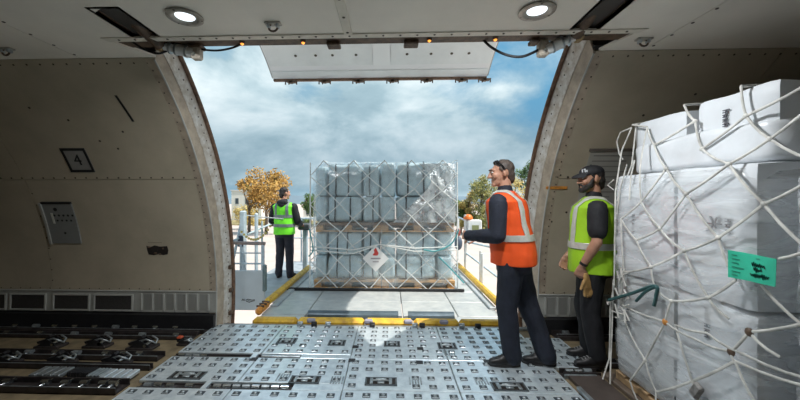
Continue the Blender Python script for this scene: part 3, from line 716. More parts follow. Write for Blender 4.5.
for (x, y, z1, r) in ((-2.60, 5.45, .86, .022), (-2.42, 5.45, .72, .018), (-2.05, 5.45, .72, .022), (-2.62, 6.9, 1.0, .02), (-2.62, 8.3, 1.0, .022), (-1.85, 8.3, 1.0, .022), (-2.2, 8.4, 1.0, .02), (-1.62, 7.9, .95, .02), (-1.42, 7.9, .95, .02)):
    lp('rail_post', lblue_m, lambda m: m.bar((x, y, -.12), (x, y, z1), r), smooth=40)
lp('rail_column', lblue_m, lambda m: m.cbox((-2.62, 6.0, .56), (.10, .10, 1.36), .02))
lp('rail_column', lblue_m, lambda m: m.cbox((-2.42, 6.1, .62), (.06, .06, 1.15), .02))
lp('brace', lblue_m, lambda m: m.bar((-2.86, 6.0, .1), (-2.66, 6.0, 1.0), .025))
for (p0, p1, m_, r) in (((-2.62, 5.45, .735), (-2.02, 5.45, .725), M('brown_handrail', (.25, .20, .18), .6), .028), ((-2.62, 5.45, .40), (-2.05, 5.45, .40), lblue_m, .014), ((-2.62, 5.45, .57), (-2.05, 5.45, .57), lblue_m, .012),
                     ((-2.62, 5.45, .735), (-2.62, 8.3, .98), lblue_m, .018), ((-2.62, 8.3, .98), (-1.85, 8.3, .98), lblue_m, .02), ((-2.62, 8.3, .5), (-1.85, 8.3, .5), lblue_m, .016), ((-2.62, 6.0, 1.16), (-1.75, 6.9, 1.0), lgrey_m, .012), ((-1.62, 7.9, .95), (-1.42, 7.9, .95), lblue_m, .02), ((-1.62, 7.9, .45), (-1.42, 7.9, .45), lblue_m, .016)):
    lp('handrail', m_, lambda m: m.bar(p0, p1, r), smooth=40)
lp('grease_pot', M('navy_pot', (.03, .045, .08), .5), lambda m: m.lathe([(.045, 0), (.048, .02), (.048, .16), (.03, .19)], (-2.60, 5.85, .62), 12), smooth=40)
def chain(m):
    for k in range(13):
        t = k / 12; m.lathe([(.016, -.02), (.024, 0), (.016, .02)], (-2.56 + t * .50, 5.8, .88 - .18 * 4 * t * (1 - t) + .10 * t), 6)
tag(lp('safety_chain', M('chain_yellow', (.62, .50, .16), .5), chain), kind='stuff')
lp('control_box', M('console_grey', (.07, .08, .09), .5), lambda m: m.cbox((-1.80, 7.15, .87), (.26, .22, .14), .03))
lp('console_post', lblue_m, lambda m: m.cbox((-1.80, 7.2, .34), (.10, .10, .92), .015))
lp('lever', black_m, lambda m: m.bar((-1.86, 7.1, .94), (-1.88, 7.05, 1.04), .012))
# rails and cabinet on the right
for (x, y, z0, z1) in ((1.60, 7.3, DZ, 1.12), (1.92, 7.3, -.4, .35), (1.70, 8.6, DZ, 1.0), (1.60, 6.0, -.4, .5)):
    lp('rail_post', white_m, lambda m: m.bar((x, y, z0), (x, y, z1), .03), smooth=40)
for (p0, p1) in (((1.60, 7.3, 1.0), (1.70, 8.6, 1.0)), ((1.60, 7.3, .55), (1.95, 6.2, .55)), ((1.60, 7.3, .78), (1.98, 6.2, .72)), ((1.62, 7.3, .30), (1.92, 6.0, .05))):
    lp('handrail', lblue_m, lambda m: m.bar(p0, p1, .02), smooth=40)
cab = lp('control_cabinet', white_m, lambda m: m.cbox((1.78, 7.35, .84), (.30, .25, .34), .02))
lp('cabinet_label', M('olive_label', (.25, .27, .12)), lambda m: m.box(1.72, 1.86, 7.215, 7.222, .80, .90), cab)
lp('beacon', M('orange_dome', (.85, .20, .03), .35), lambda m: m.lathe([(.10, 0), (.10, .03), (.085, .07), (.05, .10), (.01, .11)], (1.66, 7.32, 1.02), 16), smooth=50)
lp('hose_reel', M('navy_reel', (.07, .10, .15), .5), lambda m: m.ell((1.44, 7.25, .52), (.085, .10, .15), 16, 10), smooth=60)
lp('red_valve', M('valve_red', (.32, .07, .05), .5), lambda m: m.lathe([(.04, 0), (.055, .03), (.055, .11), (.03, .15)], (1.42, 7.2, .68), 10), smooth=40)
# scissor lift and chassis under the platform
lp('chassis', lgrey_m, lambda m: m.cbox((-.1, 7.0, GZ + .85), (2.6, 5.0, .7), .05))
for sx in (-1.15, .95):
    lp('scissor_arm', yellow_m, lambda m: m.bar((sx, 5.0, GZ + 1.2), (sx, 9.0, -.25), .11)); lp('scissor_arm', yellow_m, lambda m: m.bar((sx + .16, 9.0, GZ + 1.2), (sx + .16, 5.0, -.25), .11))
    for y in (5.2, 8.8): lp('wheel', black_m, lambda m: m.lathe([(.2, -.13), (.40, -.13), (.42, -.08), (.42, .08), (.40, .13), (.2, .13)], (sx * 1.12, y, GZ + .42), 20, Matrix.Rotation(R_(90), 3, 'Y')), smooth=40)
lp('underframe', lgrey_m, lambda m: m.box(-1.55, 1.3, 5.7, 9.4, -.30, -.12))
rebase(ld)
tag(ld, 'grey cargo loader platform with yellow guide rails outside the doorway', 'loader')

ps = MB(); ps.cbox((-.125, 6.85, -.06), (2.50, 2.42, .022), .006)
tag(ps.build('air_pallet', alud_m), 'flat aluminium air cargo pallet under the netted load on the loader', 'pallet')
# ---- wooden pallets
def wood_pallet(x0, x1, z, top_m, label):
    w = x1 - x0; t = empty('wooden_pallet', ((x0 + x1) / 2, 6.25, z))
    for k in range(6):
        y = -.53 + k * .212; b = MB(); b.cbox((0, y, .138), (w, .10 if k else .12, .022), .003); b.build('deck_board', top_m, t)
    for x in (-w / 2 + .06, 0, w / 2 - .06):
        b = MB(); b.cbox((x, -.515, .068), (.12, .13, .09), .004); b.build('block', wood_m, t)
        b = MB(); b.cbox((x, 0, .118), (.12, 1.15, .018), .003); b.build('stringer', top_m, t)
        b = MB(); b.cbox((x, 0, .012), (.12, 1.15, .022), .003); b.build('bottom_board', wood_m, t)
    for y in (0, .51): b = MB(); b.cbox((0, y, .068), (w, .05, .09), .004); b.build('cross_bearer', woodd_m, t)
    b = MB(); b.cbox((0, -.585, .130), (w, .022, .036), .003); b.build('front_board', top_m, t)
    b = MB(); b.cbox((0, -.585, .014), (w, .022, .024), .003); b.build('front_board', wood_m, t)
    tag(t, label, 'pallet', 'wooden pallets in the netted load')
wood_pallet(-1.27, -.145, -.049, wood_m, 'pine pallet at the bottom left of the netted load')
wood_pallet(-.135, 1.07, -.049, wood_m, 'pine pallet at the bottom right of the netted load')
wood_pallet(-1.24, -.155, .898, woodd_m, 'dark weathered wooden pallet between the tiers, left half of the load')
wood_pallet(-.145, 1.05, .898, woodd_m, 'dark weathered wooden pallet between the tiers, right half of the load')
# ---- pale blue wrapped bundles
def rounded(mb, c, d, e=5., n=(10, 8, 10), amp=.0, seed=0., puff=.0):
    """puffy block: super-ellipsoid box with noise"""
    import itertools
    c = Vector(c); pts = {}
    def P(u, v, w):
        k = (round(u, 4), round(v, 4), round(w, 4))
        if k in pts: return pts[k]
        q = Vector((u, v, w)); nrm = (abs(u) ** e + abs(v) ** e + abs(w) ** e) ** (1 / e); q = q / nrm
        p = Vector((q.x * d[0] / 2, q.y * d[1] / 2, q.z * d[2] / 2))
        if amp: p += Vector(q).normalized() * amp * mnoise.noise(p * 5.5 + Vector((seed, seed * 1.7, 0)))
        pts[k] = len(mb.v); mb.v.append(tuple(c + p)); return pts[k]
    def face(ax, sg):
        a, b = [i for i in range(3) if i != ax]; na, nb = n[a], n[b]
        for i in range(na):
            for j in range(nb):
                q = []
                for (ii, jj) in ((i, j), (i + 1, j), (i + 1, j + 1), (i, j + 1)):
                    t = [0, 0, 0]; t[ax] = sg; t[a] = -1 + 2 * ii / na; t[b] = -1 + 2 * jj / nb; q.append(P(*t))
                mb.f.append(tuple(q)); mb.m.append(mb.mi)
    for ax in range(3):
        for sg in (-1, 1): face(ax, sg)
    return mb
EDG = [-1.27, -1.065, -.463, -.165, .10, .782, 1.055]
LAY = [(.110, .496), (.502, .890), (1.056, 1.488), (1.494, 2.04)]
ROWN = ['bottom row', 'second row up', 'third row up', 'top row']
COLN = ['leftmost', 'wide one second from left', 'third from left', 'third from right', 'wide one second from right', 'rightmost']
for r_, (z0, z1) in enumerate(LAY):
    for c_ in range(6):
        x0, x1 = EDG[c_], EDG[c_ + 1]; w, h = x1 - x0 - .026, z1 - z0; cx, cz = (x0 + x1) / 2, (z0 + z1) / 2
        dz = 0.
        if r_ == 3: h += (-.03, .0, -.02, .02, .03, .0)[c_]; cz = z0 + h / 2
        t = empty('bundle', (cx, 6.25, z0))
        b = MB(); rounded(b, (0, 0, cz - z0), (w, 1.10, h), 12, (8, 6, 8), .020, r_ * 7.3 + c_ * 3.1); b.build('wrap', bale_m, t, 60)
        for fr in ((.27, .64) if w > .5 else ((.5,) if w > .25 else ())):
            x = -w / 2 + w * fr + random.uniform(-.03, .03); hh = h * .985; q = MB(); zc = cz - z0
            pts = [(x + random.uniform(-.006, .006), y * .558, zc + zz * hh / 2) for (y, zz) in ((-1, -.8), (-1.006, -.3), (-1.006, .3), (-1, .8), (-.9, 1.0), (0, 1.015), (.9, 1), (1, .8), (1, -.8), (.9, -1), (0, -1.0), (-.9, -1))]
            q.tube(pts, .013, 6, closed=True, flat=(Vector((0, 1, 0)), .5)); q.build('strap', bstrap_m, t, 60)
        tag(t, 'pale blue bundle outside, %s in the %s' % (COLN[c_], ROWN[r_]), 'bundle', 'pale blue bundles on the loader')
fm = MB(); rounded(fm, (-.11, 6.26, 1.0), (2.41, 1.24, 2.14), 18, (26, 10, 26), .03, 3.0)
tag(fm.build('plastic_sheet', filmb_m, None, 70), 'clear plastic sheet wrapped around the blue bundles on the loader', 'plastic wrap')
# added film sheet, shaped to stand in for the bright patch of light
cf = MB(); rn = random.Random(5); rows = []
for i in range(25):
    v = i / 24; z = 1.06 + v * .97; xl = .05 + .42 * min(1, v / .42) if v < .42 else (.47 + .20 * math.sin((v - .42) * 5.4))
    rows.append([(xl + (1.075 - xl) * u / 20, 5.622 - .014 * mnoise.noise(Vector((xl * 4 + u * .45, z * 7, 1.3))) - .008 * mnoise.noise(Vector((u * 1.1, z * 17, 4.))), z) for u in range(21)])
cf.sheet(rows, (0, .002, 0)); tag(cf.build('bright_patch_film', film_mat('bright_film', (.88, .94, .97), .12, .72, .12, 6., (1, 1, 1), .22), None, 70), 'added film sheet giving the bright patch on the upper right bundles outside', 'plastic wrap')
# net over that load
def net_front():
    m = MB(); x0, x1, z0, z1 = -1.325, 1.10, -.045, 2.08; nx, nz = 5, 9; dx = (x1 - x0) / nx; dz = (z1 - z0) / nz; yf = 5.605
    J = {}
    def node(i, j):
        if (i, j) not in J:
            jx = random.uniform(-.03, .03) if 0 < i < 2 * nx else 0; jz = random.uniform(-.025, .025) if 0 < j < nz else 0
            J[(i, j)] = Vector((x0 + i * dx / 2 + jx, yf + random.uniform(0, .012), z0 + j * dz + jz))
        return J[(i, j)]
    segs = []
    for j in range(nz):
        for i in range(2 * nx + 1):
            if (i + j) % 2: continue
            for di in (-1, 1):
                if 0 <= i + di <= 2 * nx: segs.append((node(i, j), node(i + di, j + 1)))
    for a, b in segs: m.tube([a, (a + b) / 2 + Vector((0, .012, -.006)), b], .0085, 5, flat=(Vector((0, 1, 0)), .6))
    for i in range(0, 2 * nx + 1, 2):     # over the top
        a = node(i if (i + nz) % 2 == 0 else min(i + 1, 2 * nx), nz); m.tube([a, a + Vector((0, .25, .02)), a + Vector((0, 1.0, 0)), a + Vector((0, 1.30, -.2)), Vector((a.x, 6.93, 0))], .0085, 5)
    for (za, zb) in ((.66, .62), (.60, .67)): m.tube([(x0, yf, za), (-.6, yf - .006, za - .05), (-.17, yf - .006, .70), (.4, yf - .006, zb - .03), (x1, yf, zb)], .011, 5)
    m.tube([(x0, yf, -.03), (x1, yf, -.03)], .012, 5)
    for x in (x0, x1): m.tube([(x, yf, -.03), (x - .0, yf + .02, 1.0), (x, yf + .03, 2.05)], .011, 5)
    o = m.build('cargo_net', net_m, None, 60); tag(o, 'white webbing net stretched over the blue load on the loader', 'net'); return o, J
net_o, NJ = net_front()
for k, x in enumerate((-1.0, -.5, 0., .5, .95)):
    b = MB(); b.cbox((x, 5.612, -.032), (.05, .03, .03), .006); b.build('net_hook', alud_m, net_o)
# hazard diamond
hz = MB(); s = .215; hx, hzz = -.235, .47
hz.prism([(hx - s, hzz), (hx, hzz - s), (hx + s, hzz), (hx, hzz + s)], 5.586, 5.592, 'y'); hd = hz.build('hazard_label', M('label_white', (.82, .82, .82), .5)); tag(hd, 'white diamond hazard label with red print on the load outside', 'label')
q = MB(); q.prism([(hx - .05, hzz + .06), (hx - .02, hzz + .10), (hx - .03, hzz + .14), (hx + .005, hzz + .18), (hx + .03, hzz + .12), (hx + .05, hzz + .09), (hx + .03, hzz + .05), (hx - .03, hzz + .05)], 5.583, 5.587, 'y'); q.build('flame', M('print_red', (.6, .06, .05), .5), hd)
q = MB(); q.box(hx - .08, hx + .08, 5.583, 5.587, hzz - .01, hzz + .012); q.build('text_bar', M('print_grey', (.35, .3, .32)), hd)
q = MB(); q.box(hx - .05, hx + .05, 5.583, 5.587, hzz - .06, hzz - .045); q.build('text_bar', MATS['print_grey'], hd)
def rope(pts, r, mat, label, flat=None):
    P = [Vector(p) for p in pts]; out = []
    for i in range(len(P) - 1):
        p0, p1, p2, p3 = P[max(0, i - 1)], P[i], P[i + 1], P[min(len(P) - 1, i + 2)]
        for k in range(6):
            t = k / 6; out.append(.5 * ((2 * p1) + (p2 - p0) * t + (2 * p0 - 5 * p1 + 4 * p2 - p3) * t * t + (3 * p1 - p0 - 3 * p2 + p3) * t ** 3))
    out.append(P[-1]); m = MB(); m.tube(out, r, 6, flat=flat); o = m.build('strap', mat, None, 60); tag(o, label, 'strap'); return o
teal_m = M('teal_rope', (.08, .33, .36), .5)
rope([(1.12, 5.59, .95), (1.0, 5.585, .72), (.75, 5.58, .60), (.55, 5.585, .62)], .012, teal_m, 'teal strap curving across the right side of the load outside')
rope([(.80, 5.585, .50), (1.0, 5.58, .30), (1.2, 5.585, .08)], .012, teal_m, 'teal strap end hanging at the lower right of the load outside')
rope([(-1.33, 5.585, .95), (-1.27, 5.58, .62), (-1.34, 5.585, .50)], .012, teal_m, 'teal strap hanging at the left edge of the load outside')
# ================================================================== right: netted load of white cartons inside the hold
bs = MB(); bs.cbox((2.85, 1.55, -.008), (2.2, 2.66, .04), .008)
tag(bs.build('air_pallet', M('brown_pallet_sheet', (.20, .155, .12), .5, metal=.3, var=.3)), 'brownish air cargo pallet under the white cartons on the right', 'pallet')
def skid(y0, y1, label):
    t = empty('wooden_skid', (1.8, (y0 + y1) / 2, .013))
    for x in (.04, .55, 1.06):
        b = MB(); b.cbox((x, 0, .025), (.09, y1 - y0, .05), .005); b.build('runner', M('skid_tan', (.42, .28, .15), .7, var=.3, vscale=9), t)
    for k in range(5):
        b = MB(); b.cbox((.55, -(y1 - y0) / 2 + .06 + k * (y1 - y0 - .12) / 4, .06), (1.12, .10, .018), .003); b.build('slat', MATS['skid_tan'], t)
    tag(t, label, 'skid')
skid(1.74, 2.78, 'wooden skid under the large wrapped cartons on the right')
skid(.5, 1.57, 'wooden skid under the nearer wrapped cartons at the right edge')
def carton(x0, x1, y0, y1, z0, z1, mat, label, marks=(), bulge=.012, seed=0.):
    t = empty('carton', ((x0 + x1) / 2, (y0 + y1) / 2, z0))
    b = MB(); rounded(b, (0, 0, (z1 - z0) / 2), (x1 - x0, y1 - y0, z1 - z0), 26, (8, 10, 10), bulge, seed); b.build('box_body', mat, t, 50)
    q = MB(); q.cbox((-(x1 - x0) / 2 + .25, 0, z1 - z0 - .002), (.05, (y1 - y0) * .9, .006), .002); q.build('tape', M('clear_tape', (.66, .67, .64), .3), t)
    for strokes, w in marks:
        m = MB(); xx = -(x1 - x0) / 2 - .006
        for st_ in strokes:
            for i in range(len(st_) - 1):
                a, c = Vector((xx, st_[i][0] - (y0 + y1) / 2, st_[i][1] - z0)), Vector((xx, st_[i + 1][0] - (y0 + y1) / 2, st_[i + 1][1] - z0)); m.tube([a, c], w, 4)
        m.build('printed_mark', M('grey_print', (.10, .10, .12), .6), t)
    tag(t, label, 'carton', 'white cartons in the netted load'); return t
def vtext(y, z, n, h=.022, gap=.03):
    """column of small printed strokes"""
    out = []
    for k in range(n):
        zz = z - k * gap; a = random.uniform(.3, 1)
        out += [[(y + .02, zz), (y - .02 * a, zz)], [(y + .02, zz - h * .6), (y - .01 * a, zz - h * .6)], [(y + .02 * (1 - a), zz), (y + .02 * (1 - a), zz - h * .6)]]
    return out
circ = [(1.985 + .038 * math.cos(k * .7), 1.30 + .045 * math.sin(k * .7)) for k in range(3, 8)]
circ2 = [(1.90 + .038 * math.cos(k * .7), 1.30 + .045 * math.sin(k * .7)) for k in range(-1, 3)]
ca = carton(1.79, 2.90, 2.225, 2.78, .082, .86, carton2_m, 'tall grey-white carton, lower far left of the netted load', [(vtext(2.62, .62, 6), .003)], seed=1)
ca = carton(1.79, 2.90, 1.735, 2.212, .082, .86, carton_m, 'tall white carton, lower middle of the netted load', [(vtext(1.98, .82, 6), .004)], seed=2)
ca = carton(1.79, 2.90, 2.225, 2.78, .865, 1.625, carton_m, 'white carton in the upper far left of the wrapped block', [(vtext(2.56, 1.32, 5), .003)], seed=3)
ca = carton(1.79, 2.90, 1.735, 2.212, .865, 1.625, carton_m, 'white carton with round printed symbol, behind the net above the green tag', [([circ, circ2, [(1.985, 1.30), (1.90, 1.30)]], .005), (vtext(1.86, 1.33, 3), .004)], seed=4)
ca = carton(1.79, 2.90, .55, 1.56, .082, .86, carton_m, 'white carton at the lower right edge of the picture', seed=5)
ca = carton(1.79, 2.90, .55, 1.56, .865, 1.615, carton_m, 'white carton at the right edge beside the green tag', seed=6)
ca = carton(1.91, 2.90, 2.275, 2.74, 1.66, 2.02, carton_m, 'low white carton on top of the block, far one', seed=7)
ca = carton(1.91, 2.90, 1.745, 2.195, 1.66, 2.03, carton_m, 'low white carton on top of the block, nearer one with print', [(vtext(2.0, 1.94, 4, .02, .026), .004)], seed=8)
ca = carton(2.75, 3.7, .75, 1.55, 1.66, 2.02, M('kraft_box', (.36, .29, .23), .6, var=.1), 'brown kraft box on top at the right edge', seed=9)
def wrap(c, d, label, e=16, seed=0., amp=.02):
    m = MB(); rounded(m, c, d, e, (10, 18, 18), amp, seed); tag(m.build('stretch_wrap', film_m, None, 70), label, 'plastic wrap', 'stretch wrap on the cartons')
wrap((2.345, 2.26, .85), (1.15, 1.09, 1.56), 'stretch film around the big white block of cartons on the right', seed=1)
wrap((2.345, 1.055, .85), (1.15, 1.06, 1.56), 'stretch film around the nearer cartons at the right edge', seed=2)
m = MB(); rounded(m, (2.40, 2.24, 1.735), (1.04, 1.05, .24), 10, (10, 18, 10), .02, 5.)
tag(m.build('stretch_wrap', M('film_sheet', (.86, .89, .92), .28, var=.08, vscale=4, bump=.35, bscale=7, alpha=.78), None, 70), 'white film band around the two low cartons on top', 'plastic wrap', 'stretch wrap on the cartons')
# net on that load: knots traced on the face of the load
NX, NXT = 1.752, 1.872
# knots of the net: (y, z) on the -X face of the load
KYZ = {'A1': (2.486, 1.82), 'A2': (2.161, 1.915), 'A3': (2.114, 1.736), 'A4': (1.861, 1.872), 'A5': (1.747, 1.731), 'A0': (2.552, 1.962), 'AT2': (2.239, 2.035), 'AT3': (1.886, 2.038), 'AR1': (1.569, 1.959), 'AR2': (1.569, 1.858), 'AR3': (1.569, 1.602), 'B1': (2.228, 1.627), 'B2': (2.082, 1.466), 'B3': (1.826, 1.616), 'B4': (1.661, 1.411), 'B5': (1.885, 1.227), 'B6': (2.444, 1.416), 'B7': (2.277, 1.242), 'B8': (2.651, 1.286), 'B9': (2.493, 1.145), 'B0': (2.454, 1.654), 'BR1': (1.469, 1.521), 'BR2': (1.469, 1.203), 'C1': (2.096, 1.126), 'C2': (2.353, 0.98), 'C3': (1.942, 0.89), 'C4': (2.19, 0.8), 'C5': (2.617, 0.891), 'C6': (2.318, 0.854), 'C7': (2.236, 0.652), 'C8': (2.662, 0.637), 'CT': (1.79, 1.025), 'CT2': (1.599, 1.164), 'CT3': (1.673, 1.028), 'CR1': (1.469, 1.236), 'CR2': (1.469, 0.873), 'CS': (1.826, 0.815), 'D2': (2.407, 0.33), 'D3': (2.554, 0.108), 'D4': (2.31, 0.165), 'D5': (2.022, 0.395), 'D6': (1.795, 0.612), 'D7': (1.727, 0.785), 'D8': (1.815, 0.649), 'D0': (2.607, 0.52), 'DR1': (1.469, 0.931), 'DR2': (1.595, 0.724), 'DR3': (1.469, 0.683), 'DR4': (1.469, 0.65), 'DB1': (2.454, -0.008), 'DB2': (2.301, 0.064), 'DB3': (1.985, 0.274), 'DB4': (1.691, 0.451), 'DM': (2.022, 0.631), 'DN': (2.16, 0.661), 'DO': (1.948, 0.694), 'DP': (1.746, 0.665)}
KN = {k: Vector((NXT if k[0] == 'A' else NX, *p)) for k, p in KYZ.items()}
NET = '''A1-A2 A2-AT2 A2-A3 A3-A4 A4-AT3 A4-AR1 A4-A5 A5-AR2 A5-AR3 A5-B3 A1-A0 A1-B1 A3-B3 B1-B2 B1-B6 B6-B0 B6-B7 B6-B8 B2-B3 B3-B4 B2-B5 B2-B7 B4-B5 B4-BR1 B4-BR2 B7-B9 B8-B9 B7-C1 C1-B5
C1-C2 B9-C2 C2-C5 C2-C6 C1-C3 C3-CT C3-C4 C4-C6 C4-C7 C3-CS CT2-CR1 CT3-CR2 C8-C7 C7-DM DM-D8 D8-D6 D6-DR4 DN-DO DO-DP DP-DR3 D7-DR1 D7-D8 D7-DR2 D6-D5 D5-D4 D4-DB2 D0-D2 D2-D4 C7-D2 D2-D3 D3-DB1 DN-DB3 D6-DB4 B8-C5 C5-C8 A0-B0 B5-CT'''.split()
m = MB()
for e_ in NET:
    a, b = (KN[k] for k in e_.split('-')); off = Vector((-.004, 0, -.008)); m.tube([a, a.lerp(b, .35) + off, a.lerp(b, .65) + off, b], .0074, 6, flat=(Vector((1, 0, 0)), .6))
for i in range(4):
    for j in range(6):
        y, z = 1.48 - i * .30, .12 + j * .30
        for dy in (-.15, .15):
            if .5 < y + dy < 1.56 and z < 1.6: m.tube([(NX, y, z), (NX - .004, y + dy * .5, z + .07), (NX, y + dy, z + .15)], .0070, 6)
            if .5 < y + dy < 1.56 and z + .3 < 1.7: m.tube([(NX, y + dy, z + .15), (NX - .004, y + dy * .5, z + .22), (NX, y, z + .30)], .0070, 6)
def over(p, q):      # strap over the top edge and across the roof of the load
    m.tube([p, Vector((1.935, p.y, 2.04)), Vector((2.4, p.y + .02, 2.046)), Vector((2.9, p.y + .04, 2.04))], .0074, 6)
for k in ('AT2', 'AT3'): over(KN[k], None)
m.tube([KN['A0'], Vector((NXT, 2.70, 2.01)), Vector((2.0, 2.72, 2.035)), Vector((2.5, 2.72, 2.04))], .0074, 6)
# the far corner of the net: verticals down to the floor and loose loops
for (pts) in ([(1.90, 2.75, 2.0), (1.83, 2.76, 1.82), (1.775, 2.75, 1.5), (1.762, 2.74, 1.0), (1.765, 2.75, .75)], [(1.90, 2.70, 2.02), (1.86, 2.69, 1.7), (1.768, 2.72, 1.42)],
              [(1.79, 2.64, 1.70), (1.762, 2.68, 1.5), (1.756, 2.70, 1.32)], [(1.79, 2.56, 1.72), (1.762, 2.56, 1.6), (1.752, 2.56, 1.43)],
              [(1.90, 2.75, 2.0), (1.84, 2.79, 1.97), (1.825, 2.81, 1.90), (1.83, 2.79, 1.80), (1.84, 2.76, 1.75)], [(1.775, 2.77, 1.59), (1.765, 2.83, 1.55), (1.775, 2.77, 1.51)],
              [(1.765, 2.75, .75), (1.755, 2.78, .6), (1.752, 2.78, .35), (1.752, 2.79, .16), (1.67, 2.74, .02)], [(1.765, 2.76, .8), (1.755, 2.76, .4), (1.752, 2.77, .18), (1.69, 2.68, .015)]):
    m.tube(pts, .0055, 6)
rn = random.Random(4)
for k in range(14):    # bunched slack cord at the far corner
    y = rn.uniform(2.55, 2.76); z = rn.uniform(.58, .92); X_ = lambda: 1.752 + rn.uniform(-.022, .004)
    m.tube([(X_(), y, z), (X_(), min(2.83, y + rn.uniform(-.07, .07)), z - rn.uniform(.03, .1)), (X_(), min(2.83, y + rn.uniform(-.10, .08)), z - rn.uniform(-.02, .14))], .0065, 5)
net2 = m.build('cargo_net', M('net_grey_white', (.62, .61, .57), .6, var=.35, vscale=8), None, 60)
tag(net2, 'white cord net stretched over the white cartons on the right', 'net')
for k in ('B2', 'B3', 'B5', 'C1', 'C3', 'B4', 'C7', 'D8', 'D7', 'A5', 'A4', 'B1', 'B7', 'C2', 'C4', 'D2', 'A2', 'A3'):
    q = MB(); brown = k in ('C7', 'D8', 'D7'); q.ell(KN[k], (.010, .016 if not brown else .022, .014 if not brown else .022), 8, 6); q.build('knot', orange_m if k == 'C7' else (rust_m if brown else MATS['net_grey_white']), net2, 60)
b = MB(); p = KN['D5'] + Vector((-.01, -.02, -.05)); b.cbox(p, (.03, .06, .10), .012, Euler((.5, 0, 0)).to_matrix()); b.build('tensioner', M('grubby_buckle', (.23, .22, .21), .5, var=.5, vscale=30), net2)
rope([(1.72, 2.742, 0.644), (1.735, 2.529, 0.75), (1.735, 2.296, 0.867), (1.735, 2.287, 0.803), (1.73, 2.298, 0.735)], .011, green_m, 'dark green strap knotted on the net at far left of the cartons')
rope([(1.73, 2.289, 0.862), (1.728, 2.374, 0.806), (1.73, 2.461, 0.719)], .010, green_m, 'loose short end of dark green strap hanging beside the first one')
# green tag with handwriting
tg = MB(); T = [(1.722, 1.8, 1.175), (1.722, 1.575, 1.168), (1.722, 1.579, 1.043), (1.722, 1.8, 1.037)]; T = [Vector(p) for p in T]
def tp(u, v, off=0.): p = T[0].lerp(T[1], u).lerp(T[3].lerp(T[2], u), v); return p + Vector((-off + .008 * math.sin(u * 5), 0, 0))
tg.sheet([[tp(u / 8, v / 3) for u in range(9)] for v in range(4)], (.002, 0, 0)); tgo = tg.build('cargo_tag', tag_m, None, 40); tag(tgo, 'bright green paper tag with handwriting tied on the carton net', 'tag')
m = MB()
for k, (v, w) in enumerate(((.14, .10), (.28, .16), (.42, .13), (.58, .24), (.74, .16), (.86, .11))): m.tube([tp(.08, v, .002), tp(.08 + w, v + .015, .002)], .0016, 4)
m.build('printed_lines', M('dark_green_ink', (.01, .16, .11)), tgo)
rn = random.Random(11)
for (u0, u1, v) in ((.50, .80, .36), (.54, .74, .54), (.47, .88, .74)):
    m = MB(); n = int((u1 - u0) * 46); m.tube([tp(u0 + (u1 - u0) * i / n, v + (.09 if i % 2 else -.09) * rn.uniform(.3, 1.1), .002) for i in range(n + 1)], .0022, 4); m.build('handwriting', M('black_ink', (.008, .05, .04)), tgo)
m = MB(); m.tube([tp(.60, .14, .002), tp(.68, .12, .002)], .0018, 4); m.build('handwriting', MATS['black_ink'], tgo)

# ================================================================== background: verge, building, trees, hills
hl = MB(); rn = random.Random(3); rows = []
hp = [(-420 + i * 20, 12 + 6 * mnoise.noise(Vector((i * .21, 1, 0))) + 3 * mnoise.noise(Vector((i * .7, 3, 0)))) for i in range(43)]
hl.sheet([[(x, 520, GZ - .3) for x, h in hp], [(x, 560, GZ + h) for x, h in hp], [(x, 620, GZ - .3) for x, h in hp]], (0, 0, -.2)); struct(hl.build('hills', M('far_hills', (.16, .22, .27), .9, var=.1, vscale=.02), None, 60))
vg = MB(); vg.cbox((0, 92, GZ + .05), (300, 16, .5), .2); struct(vg.build('verge', M('dry_verge', (.30, .25, .12), .9, var=.4, vscale=.6)))
def house(x0, x1, y, z1, wm, rm, roof, wins, label, depth=14, zf=None):
    t = empty('building', ((x0 + x1) / 2, y, GZ)); w = x1 - x0; h = z1 - GZ
    b = MB(); b.box(-w / 2, w / 2, 0, depth, 0, h); b.build('walls', wm, t)
    r = MB()
    if roof: r.prism([(-w / 2 - .4, h), (w / 2 + .4, h), (w / 2 - w * .2, h + roof), (-w / 2 + w * .2, h + roof)], -.4, depth + .4, 'y')
    else: r.box(-w / 2 - .2, w / 2 + .2, -.2, depth + .2, h, h + .35)
    r.build('roof', rm, t)
    for (wx, wz, ww, wh) in wins:
        f = MB(); f.box(wx - ww / 2 - .12, wx + ww / 2 + .12, -.06, 0, wz - wh / 2 - .12, wz + wh / 2 + .12); fo = f.build('window', M('window_frame', (.5, .5, .48)), t)
        f = MB(); f.box(wx - ww / 2, wx + ww / 2, -.09, -.05, wz - wh / 2, wz + wh / 2); f.build('pane', M('window_glass', (.07, .09, .11), .15), fo)
    tag(t, label, 'building')
bw = M('building_white', (.82, .80, .76), .7, var=.05, vscale=.2)
house(-47.2, -38.2, 100, 4.1, bw, M('parapet', (.66, .66, .66)), 0, [(-2.8, 6.0, .9, 1.6), (.2, 6.0, .9, 1.6), (3.2, 6.0, .9, 1.6), (-2.8, 2.6, .9, 1.6), (.2, 2.6, .9, 1.6), (3.2, 2.6, .9, 1.6)], 'white two-storey building behind the autumn tree on the left')
house(-26.6, -21.6, 104, -.4, bw, M('terracotta', (.40, .22, .15), .8, var=.2, vscale=.8), 1.9, [(-1.2, 2.6, .9, 1.2), (1.2, 2.6, .9, 1.2)], 'small white house with a terracotta roof beside the left worker')
house(19.2, 23.8, 106, .8, M('building_cream', (.72, .68, .58), .7), MATS['parapet'], 0, [(-1.1, 3.6, .8, 1.3), (1.0, 3.6, .8, 1.3)], 'small cream building between the load and the right trees')
